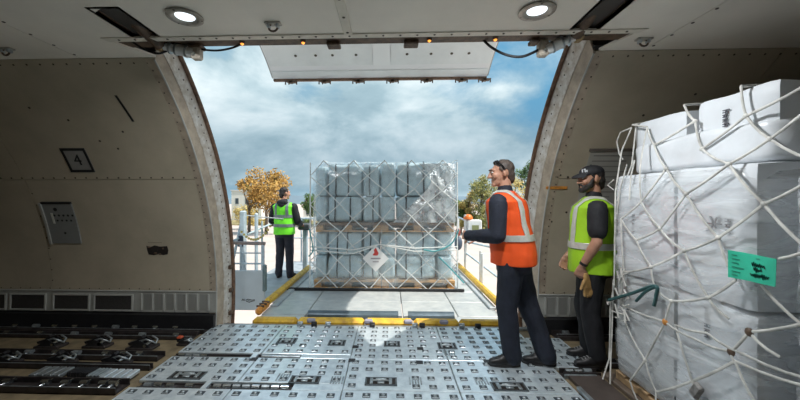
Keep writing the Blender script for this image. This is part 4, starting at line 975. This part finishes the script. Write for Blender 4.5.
def leaf_mat(nm, a, b, c):
    m = bpy.data.materials.new(nm); m.use_nodes = True; nt = m.node_tree; N = nt.nodes.new; L = nt.links.new; bs_ = nt.nodes['Principled BSDF']; bs_.inputs['Roughness'].default_value = .7
    tc = N('ShaderNodeTexCoord'); n = N('ShaderNodeTexNoise'); n.inputs['Scale'].default_value = .9; n.inputs['Detail'].default_value = 5; L(tc.outputs['Object'], n.inputs['Vector'])
    r = N('ShaderNodeValToRGB'); L(n.outputs[0], r.inputs[0]); e = r.color_ramp.elements; e.new(.5)
    for k, (p, q) in enumerate(((.36, a), (.5, b), (.64, c))): e[k].position = p; e[k].color = (*q, 1)
    L(r.outputs[0], bs_.inputs['Base Color']); return m
autumn = leaf_mat('autumn_leaves', (.17, .12, .035), (.42, .23, .05), (.58, .36, .09)); olive = leaf_mat('olive_leaves', (.10, .13, .03), (.24, .24, .07), (.42, .36, .11)); greenl = leaf_mat('green_leaves', (.03, .075, .022), (.08, .16, .04), (.17, .25, .07)); straw = leaf_mat('straw_leaves', (.34, .24, .06), (.55, .42, .13), (.62, .52, .22))
bark = M('bark', (.13, .095, .065), .9, var=.4, vscale=3)
def tree(x, y, z1, rx, mat, label, seed, zc=.62, fill=1.0, leaf=.34, nb=14, trunk=True):
    rn = random.Random(seed); h = z1 - GZ; t = empty('tree', (x, y, GZ))
    cl = []
    for k in range(nb):
        a = rn.uniform(0, 6.28); q = rn.uniform(.15, .8); u = rn.uniform(-1, 1)
        cl.append((Vector((rx * q * math.cos(a) * math.sqrt(1 - u * u * .6), rx * q * math.sin(a), h * zc + u * h * (1 - zc) * .78)), rx * rn.uniform(.26, .44)))
    tm = MB(); tm.tube([(0, 0, 0), (.1, 0, h * .25), (-.1, .1, h * .5), (.05, 0, h * .72)], [.22 * h / 8, .17 * h / 8, .12 * h / 8, .05], 8)
    for c, r in cl[:9]: tm.tube([(0, 0, h * rn.uniform(.28, .5)), c * .6 + Vector((0, 0, h * .14)), c], [.07 * h / 8, .045 * h / 8, .02], 6)
    tm.build('trunk', bark, t, 60)
    fm_ = MB(); N_ = int(2600 * fill)
    for k in range(N_):
        c, r = rn.choice(cl); d = Vector((rn.gauss(0, 1), rn.gauss(0, 1), rn.gauss(0, 1))).normalized() * r * rn.uniform(.35, 1.05); p = c + d
        u = Vector((rn.gauss(0, 1), rn.gauss(0, 1), rn.gauss(0, 1))).normalized(); v = u.orthogonal().normalized(); s_ = leaf * rn.uniform(.5, 1.1)
        fm_.add([p - u * s_ * .5, p + v * s_ * .28, p + u * s_ * .5, p - v * s_ * .28], [(0, 1, 2, 3)])
    tag(fm_.build('foliage', mat, t), kind='stuff'); tag(t, label, 'tree', 'trees beyond the apron')
tree(-22.8, 62, 7.0, 5.4, autumn, 'tall autumn-brown tree in front of the white building', 1, .64, 1.7, .55, 18)
tree(-30.4, 72, 1.2, 3.0, straw, 'low straw-coloured bush in front of the white building', 2, .55, .8, .4)
tree(-26.8, 64, 6.6, 3.0, autumn, 'smaller rust-coloured tree crown left of the tall autumn tree', 12, .76, .7, .5, 9)
tree(-46, 108, 6.6, 3.6, greenl, 'dark green tree behind the left door edge', 3, .6, .9, .6)
tree(-18.8, 80, 2.9, 3.2, greenl, 'round green tree just right of the left worker', 4, .6, 1.0, .5)
tree(-16.4, 82, 2.4, 2.6, greenl, 'small green tree against the left edge of the load', 5, .6, .9, .5)
tree(13.6, 66, 1.9, 2.6, greenl, 'low green tree just right of the load outside', 6, .5, 1.3, .5)
tree(16.6, 62, 6.3, 3.3, olive, 'tall thin olive-green tree behind the orange-vested worker', 7, .55, 1.5, .45, 20)
tree(23.6, 66, 6.0, 4.4, straw, 'yellowish tree between the worker and the right door frame', 8, .55, 1.8, .5, 20)
tree(17.4, 58, 2.6, 3.4, olive, 'bushy olive tree low beside the orange-vested worker', 9, .5, 1.6, .45, 18)
tree(14.6, 64, 3.4, 2.6, straw, 'pale yellowish tree between the load and the olive tree', 14, .5, 1.2, .45)
tree(29.5, 74, 10.4, 3.0, greenl, 'dark tree top at the edge of the right door frame', 10, .72, .8, .5)
th_ = MB(); rn2 = random.Random(21)      # thicket continuing the tree line past both sides of the doorway
for k in range(9000):
    sx = rn2.choice((-1, 1)); x = (-92 + rn2.random() * 42) if sx < 0 else (36 + rn2.random() * 60); y = 92 + rn2.uniform(-4, 6)
    h = 5.5 + 3.2 * mnoise.noise(Vector((x * .13, .5, 0))) + 1.5 * mnoise.noise(Vector((x * .45, 2, 0))); p = Vector((x, y, GZ + h * (1 - rn2.random() ** 2.2 * .95)))
    u = Vector((rn2.gauss(0, 1), rn2.gauss(0, 1), rn2.gauss(0, 1))).normalized(); v = u.orthogonal().normalized(); s_ = rn2.uniform(.6, 1.1)
    th_.add([p - u * s_ * .5, p + v * s_ * .3, p + u * s_ * .5, p - v * s_ * .3], [(0, 1, 2, 3)])
tag(th_.build('thicket', olive), 'distant green thicket continuing the tree line past the doorway', 'thicket', kind='stuff')
for (x, w, label) in ((-33, 9, 'low clipped hedge in front of the white building'), (-22.5, 5.5, 'low hedge beside the small terracotta-roofed house'), (21, 9, 'low hedge beyond the right handrails')):
    t = MB(); rn = random.Random(int(x))
    for k in range(900):
        p = Vector((x + rn.uniform(-w / 2, w / 2), 84 + rn.uniform(-.6, .6), GZ + .3 + rn.uniform(0, 1.3))); u = Vector((rn.gauss(0, 1), rn.gauss(0, 1), rn.gauss(0, 1))).normalized(); v = u.orthogonal().normalized(); s_ = .4
        t.add([p - u * s_ * .5, p + v * s_ * .3, p + u * s_ * .5, p - v * s_ * .3], [(0, 1, 2, 3)])
    tag(t.build('hedge', greenl if x > -30 else straw), label, 'hedge')
def van(x, y, rz, mat, label):
    t = empty('van', (x, y, GZ), rz)
    b = MB(); b.prism([(-2.4, .4), (2.3, .4), (2.4, 1.0), (1.5, 1.2), (.9, 2.0), (-2.3, 2.05), (-2.4, 1.9)], -.95, .95, 'y'); b.build('body', mat, t)
    for sy in (-.96, .96):
        b = MB(); b.prism([(.1, 1.25), (1.25, 1.25), (.8, 1.85), (.1, 1.85)], sy - .01, sy + .01, 'y'); b.build('window', MATS['window_glass'], t)
    for sx in (-1.5, 1.5):
        for sy in (-.85, .85): b = MB(); b.lathe([(.15, -.1), (.36, -.1), (.36, .1), (.15, .1)], (sx, sy, .36), 14, Matrix.Rotation(R_(90), 3, 'X')); b.build('wheel', black_m, t)
    tag(t, label, 'van')
van(-27.0, 82, R_(8), white_m, 'white van parked under the autumn tree')
van(20.5, 78, R_(-10), white_m, 'white van parked beyond the right handrails')
# ================================================================== people
def remesh(mb, vox, sm=3, nz=0., nscale=7., nst=(1, 1, 1), cuts=()):
    """union of overlapping closed shapes -> one continuous skin"""
    me = mb.mesh('tmp'); ob = link('tmp', me); r = ob.modifiers.new('r', 'REMESH'); r.mode = 'VOXEL'; r.voxel_size = vox
    if sm: s_ = ob.modifiers.new('s', 'SMOOTH'); s_.factor = .5; s_.iterations = sm
    dg = bpy.context.evaluated_depsgraph_get(); out = bpy.data.meshes.new_from_object(ob.evaluated_get(dg)); bpy.data.objects.remove(ob)
    bm = bmesh.new(); bm.from_mesh(out)
    for (co, no) in cuts:
        res = bmesh.ops.bisect_plane(bm, geom=bm.verts[:] + bm.edges[:] + bm.faces[:], plane_co=co, plane_no=no, clear_outer=True)
        es = [e for e in res['geom_cut'] if isinstance(e, bmesh.types.BMEdge)]
        if es: bmesh.ops.holes_fill(bm, edges=es)
    if nz:
        bm.normal_update()
        for v in bm.verts:
            p = v.co; q = Vector((p.x * nst[0], p.y * nst[1], p.z * nst[2])) * nscale
            v.co = p + v.normal * nz * (mnoise.noise(q) + .5 * mnoise.noise(q * 2.3))
    bm.to_mesh(out); bm.free(); out.shade_smooth(); return out
def shell(src, planes, off, name, mat, parent, th=.003):
    """band cut out of a garment's surface between planes, laid just over it"""
    bm = bmesh.new(); bm.from_mesh(src)
    for (co, no) in planes:
        bmesh.ops.bisect_plane(bm, geom=bm.verts[:] + bm.edges[:] + bm.faces[:], plane_co=co, plane_no=no, clear_outer=True)
    bm.normal_update()
    ns = {v.index: v.normal.copy() for v in bm.verts}
    for v in bm.verts: v.co += v.normal * off
    bmesh.ops.solidify(bm, geom=bm.faces[:], thickness=-th)
    me = bpy.data.meshes.new(name); bm.to_mesh(me); bm.free(); me.materials.clear(); me.materials.append(mat); me.shade_smooth()
    return link(name, me, parent)
def put(name, me, mat, parent): me.materials.clear(); me.materials.append(mat); return link(name, me, parent)

def hand(mb, w, fwd, palm_n, curl, side, s=1.0):
    """palm, four bent fingers and a thumb; w wrist, fwd hand direction, palm_n palm normal, side=+1 thumb along +lateral"""
    w = Vector(w); f = Vector(fwd).normalized(); n = Vector(palm_n); n = (n - f * n.dot(f)).normalized(); l = f.cross(n) * side
    mb.limb(w, w + f * .03 * s, .026 * s, .030 * s, 10, n, .75)
    for k in range(4):
        o = (k - 1.5) * .0205 * s; mb.limb(w + f * .02 * s + l * o * .6, w + f * .088 * s + l * o, .016 * s, .0135 * s, 10, n, .85)
    for k, (ln, r) in enumerate(((.066, .0092), (.080, .0098), (.075, .0094), (.058, .0082))):
        o = (1.5 - k) * .0215 * s; p = w + f * .086 * s + l * o; d = f.copy()
        for q, fr in enumerate((.45, .32, .23)):
            a = R_(curl * (1.0, 1.25, .9)[q]); ax = d.cross(n).normalized(); d = (Matrix.Rotation(a, 3, ax) @ d).normalized()
            e = p + d * ln * fr * s * 1.05; mb.limb(p, e, r * s * (1 - .06 * q), r * s * (.95 - .07 * q), 8); p = e
    p = w + f * .03 * s + l * .026 * s; d = (f * .62 + l * .62 + n * .42).normalized()
    for ln, r in ((.040, .0135), (.032, .0115), (.024, .0100)):
        e = p + d * ln * s; mb.limb(p, e, r * s, r * s * .92, 8); p = e; d = (d + f * .30 - l * .12 + n * .12).normalized()

def make_person(name, label, loc, rz, P):
    """local frame: faces -Y, own left is +X"""
    t = empty(name, loc, rz); S = P.get('s', 1.0); V = Vector
    J = {k: V(v) for k, v in P['j'].items()}; vox = P.get('vox', .0065); bk = P.get('bk', 1.0); bd_ = P.get('bd', bk)
    lean = P.get('lean', 0.)      # forward shift of the chest (m at z=1.45)
    def ln(z): return -lean * max(0, (z - .95)) / .5
    # ---- head in its own frame
    hc = V((0, ln(1.5) + .0, 1.53)); Hm = Matrix.Translation(hc) @ Euler((R_(P.get('pitch', 0)), 0, R_(P.get('yaw', 0))), 'XYZ').to_matrix().to_4x4() @ Matrix.Translation(-V((0, 0, 1.53)))
    H3 = Hm.to_3x3(); hp_ = lambda p: Hm @ V(p)
    def hell(mb, c, r, rot=None): mb.ell(hp_(c), r, 20, 14, H3 if rot is None else H3 @ rot)
    body = MB()
    hell(body, (0, .022, 1.695), (.074, .096, .088)); hell(body, (0, -.030, 1.655), (.062, .058, .085)); hell(body, (0, -.040, 1.605), (.050, .050, .045))
    body.limb(hp_((-.03, -.078, 1.712)), hp_((.03, -.078, 1.712)), .016, .016, 10)            # brow
    body.limb(hp_((0, -.090, 1.695)), hp_((0, -.112, 1.652)), .0105, .0150, 10)               # nose
    body.limb(hp_((-.012, -.098, 1.648)), hp_((.012, -.098, 1.648)), .010, .010, 8)
    for sx in (-1, 1):
        hell(body, (sx * .036, -.068, 1.655), (.026, .024, .028))                              # cheek
        hell(body, (sx * .077, .012, 1.668), (.011, .021, .032), Euler((R_(-12), 0, R_(sx * 18))).to_matrix())   # ear
    body.limb(hp_((-.016, -.084, 1.619)), hp_((.016, -.084, 1.619)), .0085, .0085, 8); body.limb(hp_((-.014, -.083, 1.609)), hp_((.014, -.083, 1.609)), .010, .010, 8); body.limb(hp_((-.012, -.080, 1.597)), hp_((.012, -.080, 1.597)), .012, .012, 8)   # lips
    body.limb(hp_((-.010, -.078, 1.580)), hp_((.010, -.078, 1.580)), .020, .020, 10)          # chin
    body.limb((0, ln(1.45) + .022, 1.44), hp_((0, .018, 1.60)), .060, .056, 16)                # neck
    body.limb((-.13, ln(1.45) + .015, 1.43), (.13, ln(1.45) + .015, 1.43), .05, .05, 12)
    body.loft([(z, 0, cy + ln(z), rx, ry) for (z, cy, rx, ry) in ((.86, 0, .12, .085), (.96, 0, .145, .10), (1.08, 0, .13, .095), (1.22, .0, .145, .105), (1.36, .005, .16, .105), (1.45, .01, .12, .075), (1.49, .015, .06, .05))], 24)
    for s_ in ('L', 'R'):
        body.limb(J['hip' + s_], J['kn' + s_], .075, .05); body.limb(J['kn' + s_], J['an' + s_], .05, .036)
        body.limb(J['an' + s_], J['an' + s_] + V(P['toe' + s_]) * .10 + V((0, 0, -.05)), .036, .03)
        body.limb(J['sh' + s_], J['el' + s_], .050, .041); body.limb(J['el' + s_], J['el' + s_].lerp(J['wr' + s_], .35), .043, .043); body.limb(J['el' + s_].lerp(J['wr' + s_], .3), J['wr' + s_], .043, .028)
        hd_ = P['hand' + s_]; hand(body, J['wr' + s_], hd_[0], hd_[1], hd_[2], hd_[3])
    put('body', remesh(body, vox, 2), P['skin'], t)
    for sx in (-1, 1):
        e = MB(); e.ell(hp_((sx * .031, -.083, 1.690)), (.011, .009, .008), 10, 8); eo = e.build('eye', M('eye_white', (.75, .73, .70), .3), t, 60)
        e = MB(); e.ell(hp_((sx * .031, -.0905, 1.690)), (.0045, .0025, .0045), 8, 6); e.build('iris', M('iris', (.03, .02, .015), .3), eo)
        e = MB(); e.limb(hp_((sx * .018, -.096, 1.713)), hp_((sx * .047, -.084, 1.712)), .0055, .004, 6); e.build('eyebrow', P['hairmat'], t, 60)
    # ---- hair
    hr = MB(); hell(hr, (0, .034, 1.712), (.0785, .094, .083)); hell(hr, (0, .066, 1.66), (.068, .055, .07)); hell(hr, (0, .075, 1.61), (.052, .038, .045))
    if P.get('fringe'): hell(hr, (0, -.030, 1.762), (.050, .048, .020))
    for sx in (-1, 1): hell(hr, (sx * .071, -.012, 1.695), (.008, .022, .040))
    hm = remesh(hr, .006, 2, .006, 26, cuts=[(hp_((0, P.get('hairline', -.045), 1.735)), H3 @ V((0, -1, -.75)))]); put('hair', hm, P['hairmat'], t)
    # ---- shirt with sleeves
    sh = MB(); R1 = [(z, 0, cy + ln(z), rx * (bk if z < 1.45 else 1), ry * (bd_ if z < 1.45 else 1)) for (z, cy, rx, ry) in ((.90, 0, .165, .118), (1.0, 0, .165, .118), (1.1, 0, .160, .116), (1.24, .0, .168, .125), (1.36, .006, .178, .125), (1.43, .010, .165, .105), (1.475, .014, .12, .085), (1.505, .018, .078, .072))]
    sh.loft(R1, 28)
    for s_, sx in (('L', 1), ('R', -1)):
        a, b, c = J['sh' + s_], J['el' + s_], J['wr' + s_]
        sh.limb(V((sx * .09, ln(1.42) + .012, 1.415)), a - V((0, 0, .012)), .05, .060); fr = P.get('sleeve', 1.0)
        if fr >= 1: sh.limb(a - V((0, 0, .02)), b, .070 * bk, .060 * bk); sh.limb(b, b.lerp(c, .5), .060 * bk, .054 * bk); sh.limb(b.lerp(c, .4), b.lerp(c, 1.02), .054 * bk, .045 * bk)
        else: sh.limb(a - V((0, 0, .02)), a.lerp(b, fr), .072 * bk, .068 * bk)
    if P.get('collar', True): sh.limb((0, ln(1.5) + .016, 1.48), (0, ln(1.5) + .014, 1.525), .074, .068)
    if P.get('hood'): sh.ell((0, ln(1.45) + .105, 1.49), (.12, .065, .065)); sh.ell((0, ln(1.45) + .13, 1.44), (.08, .04, .06))
    put('shirt' if not P.get('hood') else 'jacket', remesh(sh, .008, 3, .007, 9, (1, 1, .55)), P['shirt'], t)
    # ---- vest
    g_ = P.get('girth', 1.0) * bk; zb = P.get('hem', .87)
    vs_ = MB(); rings = [(zb, 0, .185 * g_, .138 * g_), (zb + .09, 0, .183 * g_, .138 * g_), (1.08, 0, .178 * g_, .136 * g_), (1.22, 0, .182, .140), (1.34, .006, .188, .140), (1.42, .010, .212, .126), (1.468, .013, .185, .106), (1.500, .016, .115, .086), (1.512, .018, .08, .075)]
    vs_.loft([(z, 0, cy + ln(z), rx * (bk if 1.1 < z < 1.45 else 1), ry * (bd_ if z < 1.45 else 1)) for z, cy, rx, ry in rings], 30)
    cutv = [(V((0, 0, zb + .004)), V((0, 0, -1)))]
    vm = remesh(vs_, .008, 2, .008, 8, (1, 1, .5), cuts=[])
    vest = put('vest', vm, P['vest'], t)
    tape = P['tape']
    for z, w in P['bands']: shell(vm, [(V((0, 0, z + w / 2)), V((0, 0, 1))), (V((0, 0, z - w / 2)), V((0, 0, -1)))], .004, 'reflective_band', tape, vest)
    if P.get('straps', True):
        for sx in (-1, 1):
            zt = P['bands'][0][0] + P['bands'][0][1] / 2
            a = P.get('strapx', .105); ww = .026
            shell(vm, [(V((sx * (a + ww), 0, 1.3)), V((sx, 0, 0))), (V((sx * (a - ww), 0, 1.3)), V((-sx, 0, 0))), (V((0, 0, zt)), V((0, 0, -1)))], .0045, 'shoulder_band', tape, vest)
    if P.get('emblem'):
        for k in range(3):
            q = MB(); z = 1.34 - k * .035; q.cbox((-.0 + .06, ln(z) + .150 - k * .0, z), (.07 - .012 * k, .006, .016), .002); q.build('emblem_line', M('emblem_dark', (.10, .02, .015), .6), vest)
    # ---- trousers
    tr = MB(); tr.loft([(z, 0, 0, rx * bk, ry * bd_) for z, rx, ry in ((.80, .15, .115), (.88, .165, .122), (.96, .160, .118), (1.04, .155, .114))], 26)
    tw = P.get('tw', 1.0)
    for s_ in ('L', 'R'):
        a, b, c = J['hip' + s_], J['kn' + s_], J['an' + s_]
        tr.limb(a, b, .094 * tw, .073 * tw); tr.limb(b, b.lerp(c, .45), .073 * tw, .068 * tw); tr.limb(b.lerp(c, .4), c + V((0, 0, .0)), .068 * tw, .066 * tw)
    put('trousers', remesh(tr, .009, 3, .009, 8, (1, 1, .6)), P['trousers'], t)
    # ---- shoes
    for s_ in ('L', 'R'):
        a = J['an' + s_]; d = V(P['toe' + s_]).normalized(); side = V((-d.y, d.x, 0)); base = V((a.x, a.y, a.z - .085)); X = Matrix((side, d, V((0, 0, 1)))).transposed()
        m = MB(); L_ = lambda x, y, z: base + X @ V((x, y, z))
        m.limb(a + V((0, 0, .02)), L_(0, .005, .05), .046, .046); m.limb(L_(0, -.035, .045), L_(0, .10, .042), .043, .045, 14, (0, 0, 1), .95); m.limb(L_(0, .10, .040), L_(.004, .165, .032), .046, .037, 14, (0, 0, 1), .85); m.limb(L_(0, .03, .075), L_(0, .10, .055), .034, .032)
        so_ = put('shoe', remesh(m, .007, 2, cuts=[(base + V((0, 0, .012)), V((0, 0, -1)))]), P['shoe'], t)
        q = MB(); outl = []
        for k in range(20):
            a_ = 2 * math.pi * k / 20; x_, y_ = .047 * math.cos(a_), .065 + .138 * math.sin(a_); x_ *= (1.0 if y_ > .05 else .88); p = L_(x_, y_, 0); outl.append((p.x, p.y))
        q.prism(outl, base.z + .0, base.z + .022, 'z'); q.build('sole', M('rubber_sole', (.02, .018, .018), .7), so_)
        q = MB()
        for k in range(4): p = L_(0, .065 + .022 * k, .103 - k * .012); q.tube([p - side * .022, p + V((0, 0, .006)), p + side * .022], .003, 5)
        q.build('laces', P.get('lace', black_m), so_, 60)
    if P.get('extra'): P['extra'](t, hp_, H3, J)
    t.scale = (S, S, S); tag(t, label, 'person'); return t
skin_l = M('skin_light', (.52, .27, .18), .5, var=.12, vscale=9); skin_t = M('skin_tan', (.44, .23, .15), .5, var=.12, vscale=9)
hair_g = M('grey_brown_hair', (.085, .062, .050), .6, var=.4, vscale=30); hair_b = M('black_hair', (.018, .014, .012), .6, var=.3, vscale=30)
navy = M('navy_cloth', (.014, .018, .032), .8, var=.25, vscale=12, bump=.2, bscale=60); blk = M('black_cloth', (.011, .011, .014), .8, var=.3, vscale=12, bump=.2, bscale=60)
ltrous = M('charcoal_cloth', (.030, .030, .042), .8, var=.25, vscale=10)
orange_v = M('hivis_orange', (1.0, .105, .012), .6, var=.12, vscale=5, bump=.12, bscale=30); lime_v = M('hivis_lime', (.36, .66, .02), .6, var=.12, vscale=5, bump=.12, bscale=30); green_v = M('hivis_green', (.20, .90, .03), .6, var=.10, vscale=5)
tape_s = M('silver_tape', (.62, .62, .56), .35, metal=.2, var=.12, vscale=20); tape_d = M('grey_tape', (.20, .24, .24), .4, metal=.2, var=.1)
shoe_b = M('black_shoe', (.012, .011, .012), .45, var=.3, vscale=20)

def glasses(t, hp_, H3, J):
    g_ = MB()
    for sx in (-1, 1):
        g_.limb(hp_((sx * .026, -.032, 1.783)), hp_((sx * .046, -.026, 1.772)), .019, .016, 10, H3 @ Vector((0, -.4, .9)), .25)
        g_.tube([hp_((sx * .060, -.026, 1.764)), hp_((sx * .081, -.005, 1.735)), hp_((sx * .084, .012, 1.695))], .009, 6)
    g_.tube([hp_((-.03, -.034, 1.785)), hp_((.03, -.034, 1.785))], .005, 6)
    g_.build('sunglasses', M('dark_glasses', (.008, .008, .009), .15), t, 50)
make_person('person', 'standing person in an orange vest and navy clothes, sunglasses pushed up, facing left', (1.10, 3.07, 0), R_(-124), dict(
    j=dict(hipL=(.092, 0, .90), knL=(.10, -.035, .49), anL=(.10, .01, .085), hipR=(-.092, 0, .90), knR=(-.095, .10, .48), anR=(-.09, .25, .085),
           shL=(.21, -.075, 1.425), elL=(.275, -.06, 1.13), wrL=(.20, -.33, 1.11), shR=(-.21, -.06, 1.425), elR=(-.25, -.06, 1.14), wrR=(.0, -.31, 1.10)),
    toeL=(.53, -.85, 0), toeR=(.35, -.94, 0), handL=((-.5, -.85, 0), (-.8, .45, -.2), 40, 1), handR=((.5, -.85, 0), (.8, .45, -.2), 40, -1),
    skin=skin_l, hairmat=hair_g, shirt=navy, vest=orange_v, tape=tape_s, bands=[(1.105, .055)], trousers=navy, shoe=shoe_b, yaw=34, pitch=8, lean=.085, bk=1.12, bd=1.24, hem=.87, emblem=True, extra=glasses, tw=1.22))
def cap_and_beard(t, hp_, H3, J):
    c = MB(); c.ell(hp_((0, .018, 1.732)), (.084, .107, .070), 24, 16, H3); cm = remesh(c, .006, 1, cuts=[(hp_((0, 0, 1.718)), H3 @ Vector((0, .12, -1)))])
    capm = M('black_cap', (.012, .012, .015), .7, var=.2, vscale=20); cap = put('cap', cm, capm, t)
    b = MB(); rows = []
    for i in range(9):
        a = R_(-78 + 156 * i / 8); rows.append([hp_((.078 * math.sin(a) * k2, -.062 - (.035 + .062 * k) * math.cos(a) * (1 if k else .4), 1.724 - .026 * k - .006 * math.sin(a) ** 2 * k)) for k, k2 in ((0, 1.0), (.5, .98), (1, .86))])
    b.sheet(rows, H3 @ Vector((0, 0, .013))); b.build('brim', capm, cap, 60)
    l = MB(); w = M('cap_logo', (.62, .64, .66), .5)
    for (x, z, ww, hh) in ((.030, 1.755, .012, .030), (.048, 1.757, .010, .036), (.039, 1.768, .020, .008), (.060, 1.750, .010, .020)):
        p = Vector((x, 0, z)); yy = .018 - .107 * math.sqrt(max(0, 1 - (x / .086) ** 2 - ((z - 1.732) / .07) ** 2)) - .003
        l.cbox(hp_((x, yy, z)), (ww, .006, hh), .002, H3 @ Matrix.Rotation(R_(35 * x / .05), 3, 'Z'))
    l.build('logo', w, cap)
    l = MB(); l.bar(hp_((0, .018, 1.798)), hp_((0, .018, 1.806)), .008); l.build('cap_button', capm, cap)
    bd = MB()
    for sx in (-1, 1):
        bd.limb(hp_((sx * .064, -.010, 1.675)), hp_((sx * .055, -.035, 1.622)), .014, .025, 10); bd.limb(hp_((sx * .056, -.035, 1.612)), hp_((sx * .018, -.078, 1.582)), .022, .024, 10); bd.limb(hp_((sx * .028, -.088, 1.618)), hp_((sx * .004, -.098, 1.636)), .009, .009, 8); bd.limb(hp_((sx * .05, -.05, 1.625)), hp_((sx * .03, -.084, 1.605)), .018, .014, 8)
    bd.limb(hp_((-.014, -.082, 1.580)), hp_((.014, -.082, 1.580)), .025, .025, 12)
    put('beard', remesh(bd, .005, 1, .003, 40), hair_b, t)
    w_ = J['wrL']; dv = (J['wrL'] - J['elL']).normalized(); q = MB(); q.bar(w_ - dv * .035, w_ - dv * .012, .033, 14); q.build('watch_strap', black_m, t, 40)
make_person('person', 'standing person in a black cap and lime vest with arms lowered, beside the cartons', (1.785, 3.08, 0), R_(-112), dict(
    j=dict(hipL=(.09, 0, .90), knL=(.095, -.03, .48), anL=(.10, .03, .085), hipR=(-.09, 0, .90), knR=(-.10, -.05, .48), anR=(-.10, .0, .085),
           shL=(.195, .012, 1.425), elL=(.255, .0, 1.125), wrL=(.20, -.10, .905), shR=(-.195, .012, 1.425), elR=(-.245, .02, 1.13), wrR=(-.12, -.20, .93)),
    toeL=(.30, -.95, 0), toeR=(.12, -.99, 0), handL=((-.12, -.28, -.95), (-.9, .2, .1), 42, 1), handR=((.3, -.3, -.9), (.9, .2, .1), 30, -1),
    skin=skin_t, hairmat=hair_b, shirt=blk, vest=lime_v, tape=tape_s, bands=[(1.075, .058)], trousers=blk, shoe=shoe_b, lace=M('grey_lace', (.35, .34, .34)), yaw=22, pitch=6, s=.965, bk=1.1, bd=1.28, tw=1.12, sleeve=.70, strapx=.11, hem=.83, collar=True, extra=cap_and_beard))
make_person('person', 'person seen from behind in a bright green vest and dark hooded jacket on the loader', (-2.10, 6.72, -.11), R_(172), dict(
    j=dict(hipL=(.09, 0, .90), knL=(.10, -.02, .48), anL=(.115, .02, .085), hipR=(-.09, 0, .90), knR=(-.10, -.02, .48), anR=(-.115, .0, .085),
           shL=(.20, .012, 1.42), elL=(.27, .0, 1.12), wrL=(.20, -.20, 1.03), shR=(-.20, .012, 1.42), elR=(-.27, -.02, 1.12), wrR=(-.24, -.24, 1.05)),
    toeL=(.2, -.98, 0), toeR=(-.2, -.98, 0), handL=((-.1, -.95, -.2), (0, 0, -1), 25, -1), handR=((.1, -.95, -.2), (0, 0, -1), 25, 1),
    skin=skin_l, hairmat=hair_b, shirt=M('black_jacket', (.016, .017, .022), .8, var=.3, vscale=10), vest=green_v, tape=tape_d, bands=[(1.22, .06), (1.04, .06)], straps=True, strapx=.115, trousers=ltrous, shoe=shoe_b, yaw=-35, pitch=6, hood=True, hem=.86, vox=.009, bk=1.14, bd=1.1, tw=1.12))
# brown work glove held by the capped worker
gl = MB(); gl.limb((0, 0, 0), (0, .01, -.10), .030, .040, 12, (1, 0, 0), .45); 
for k in range(4): gl.limb((0, -.03 + k * .02, -.09), (.004 * k, -.036 + k * .025, -.16 - (.012 if k in (1, 2) else 0)), .012, .011, 8)
gl.limb((0, -.03, -.04), (0, -.065, -.095), .013, .011, 8)
glo = put('work_glove', remesh(gl, .006, 1, .004, 20), M('tan_leather', (.42, .25, .09), .6, var=.3, vscale=15), None)
glo.location = (1.645, 2.925, .79); glo.rotation_euler = (R_(8), 0, R_(-70)); tag(glo, "tan leather work glove hanging from the capped person's hand", 'glove')
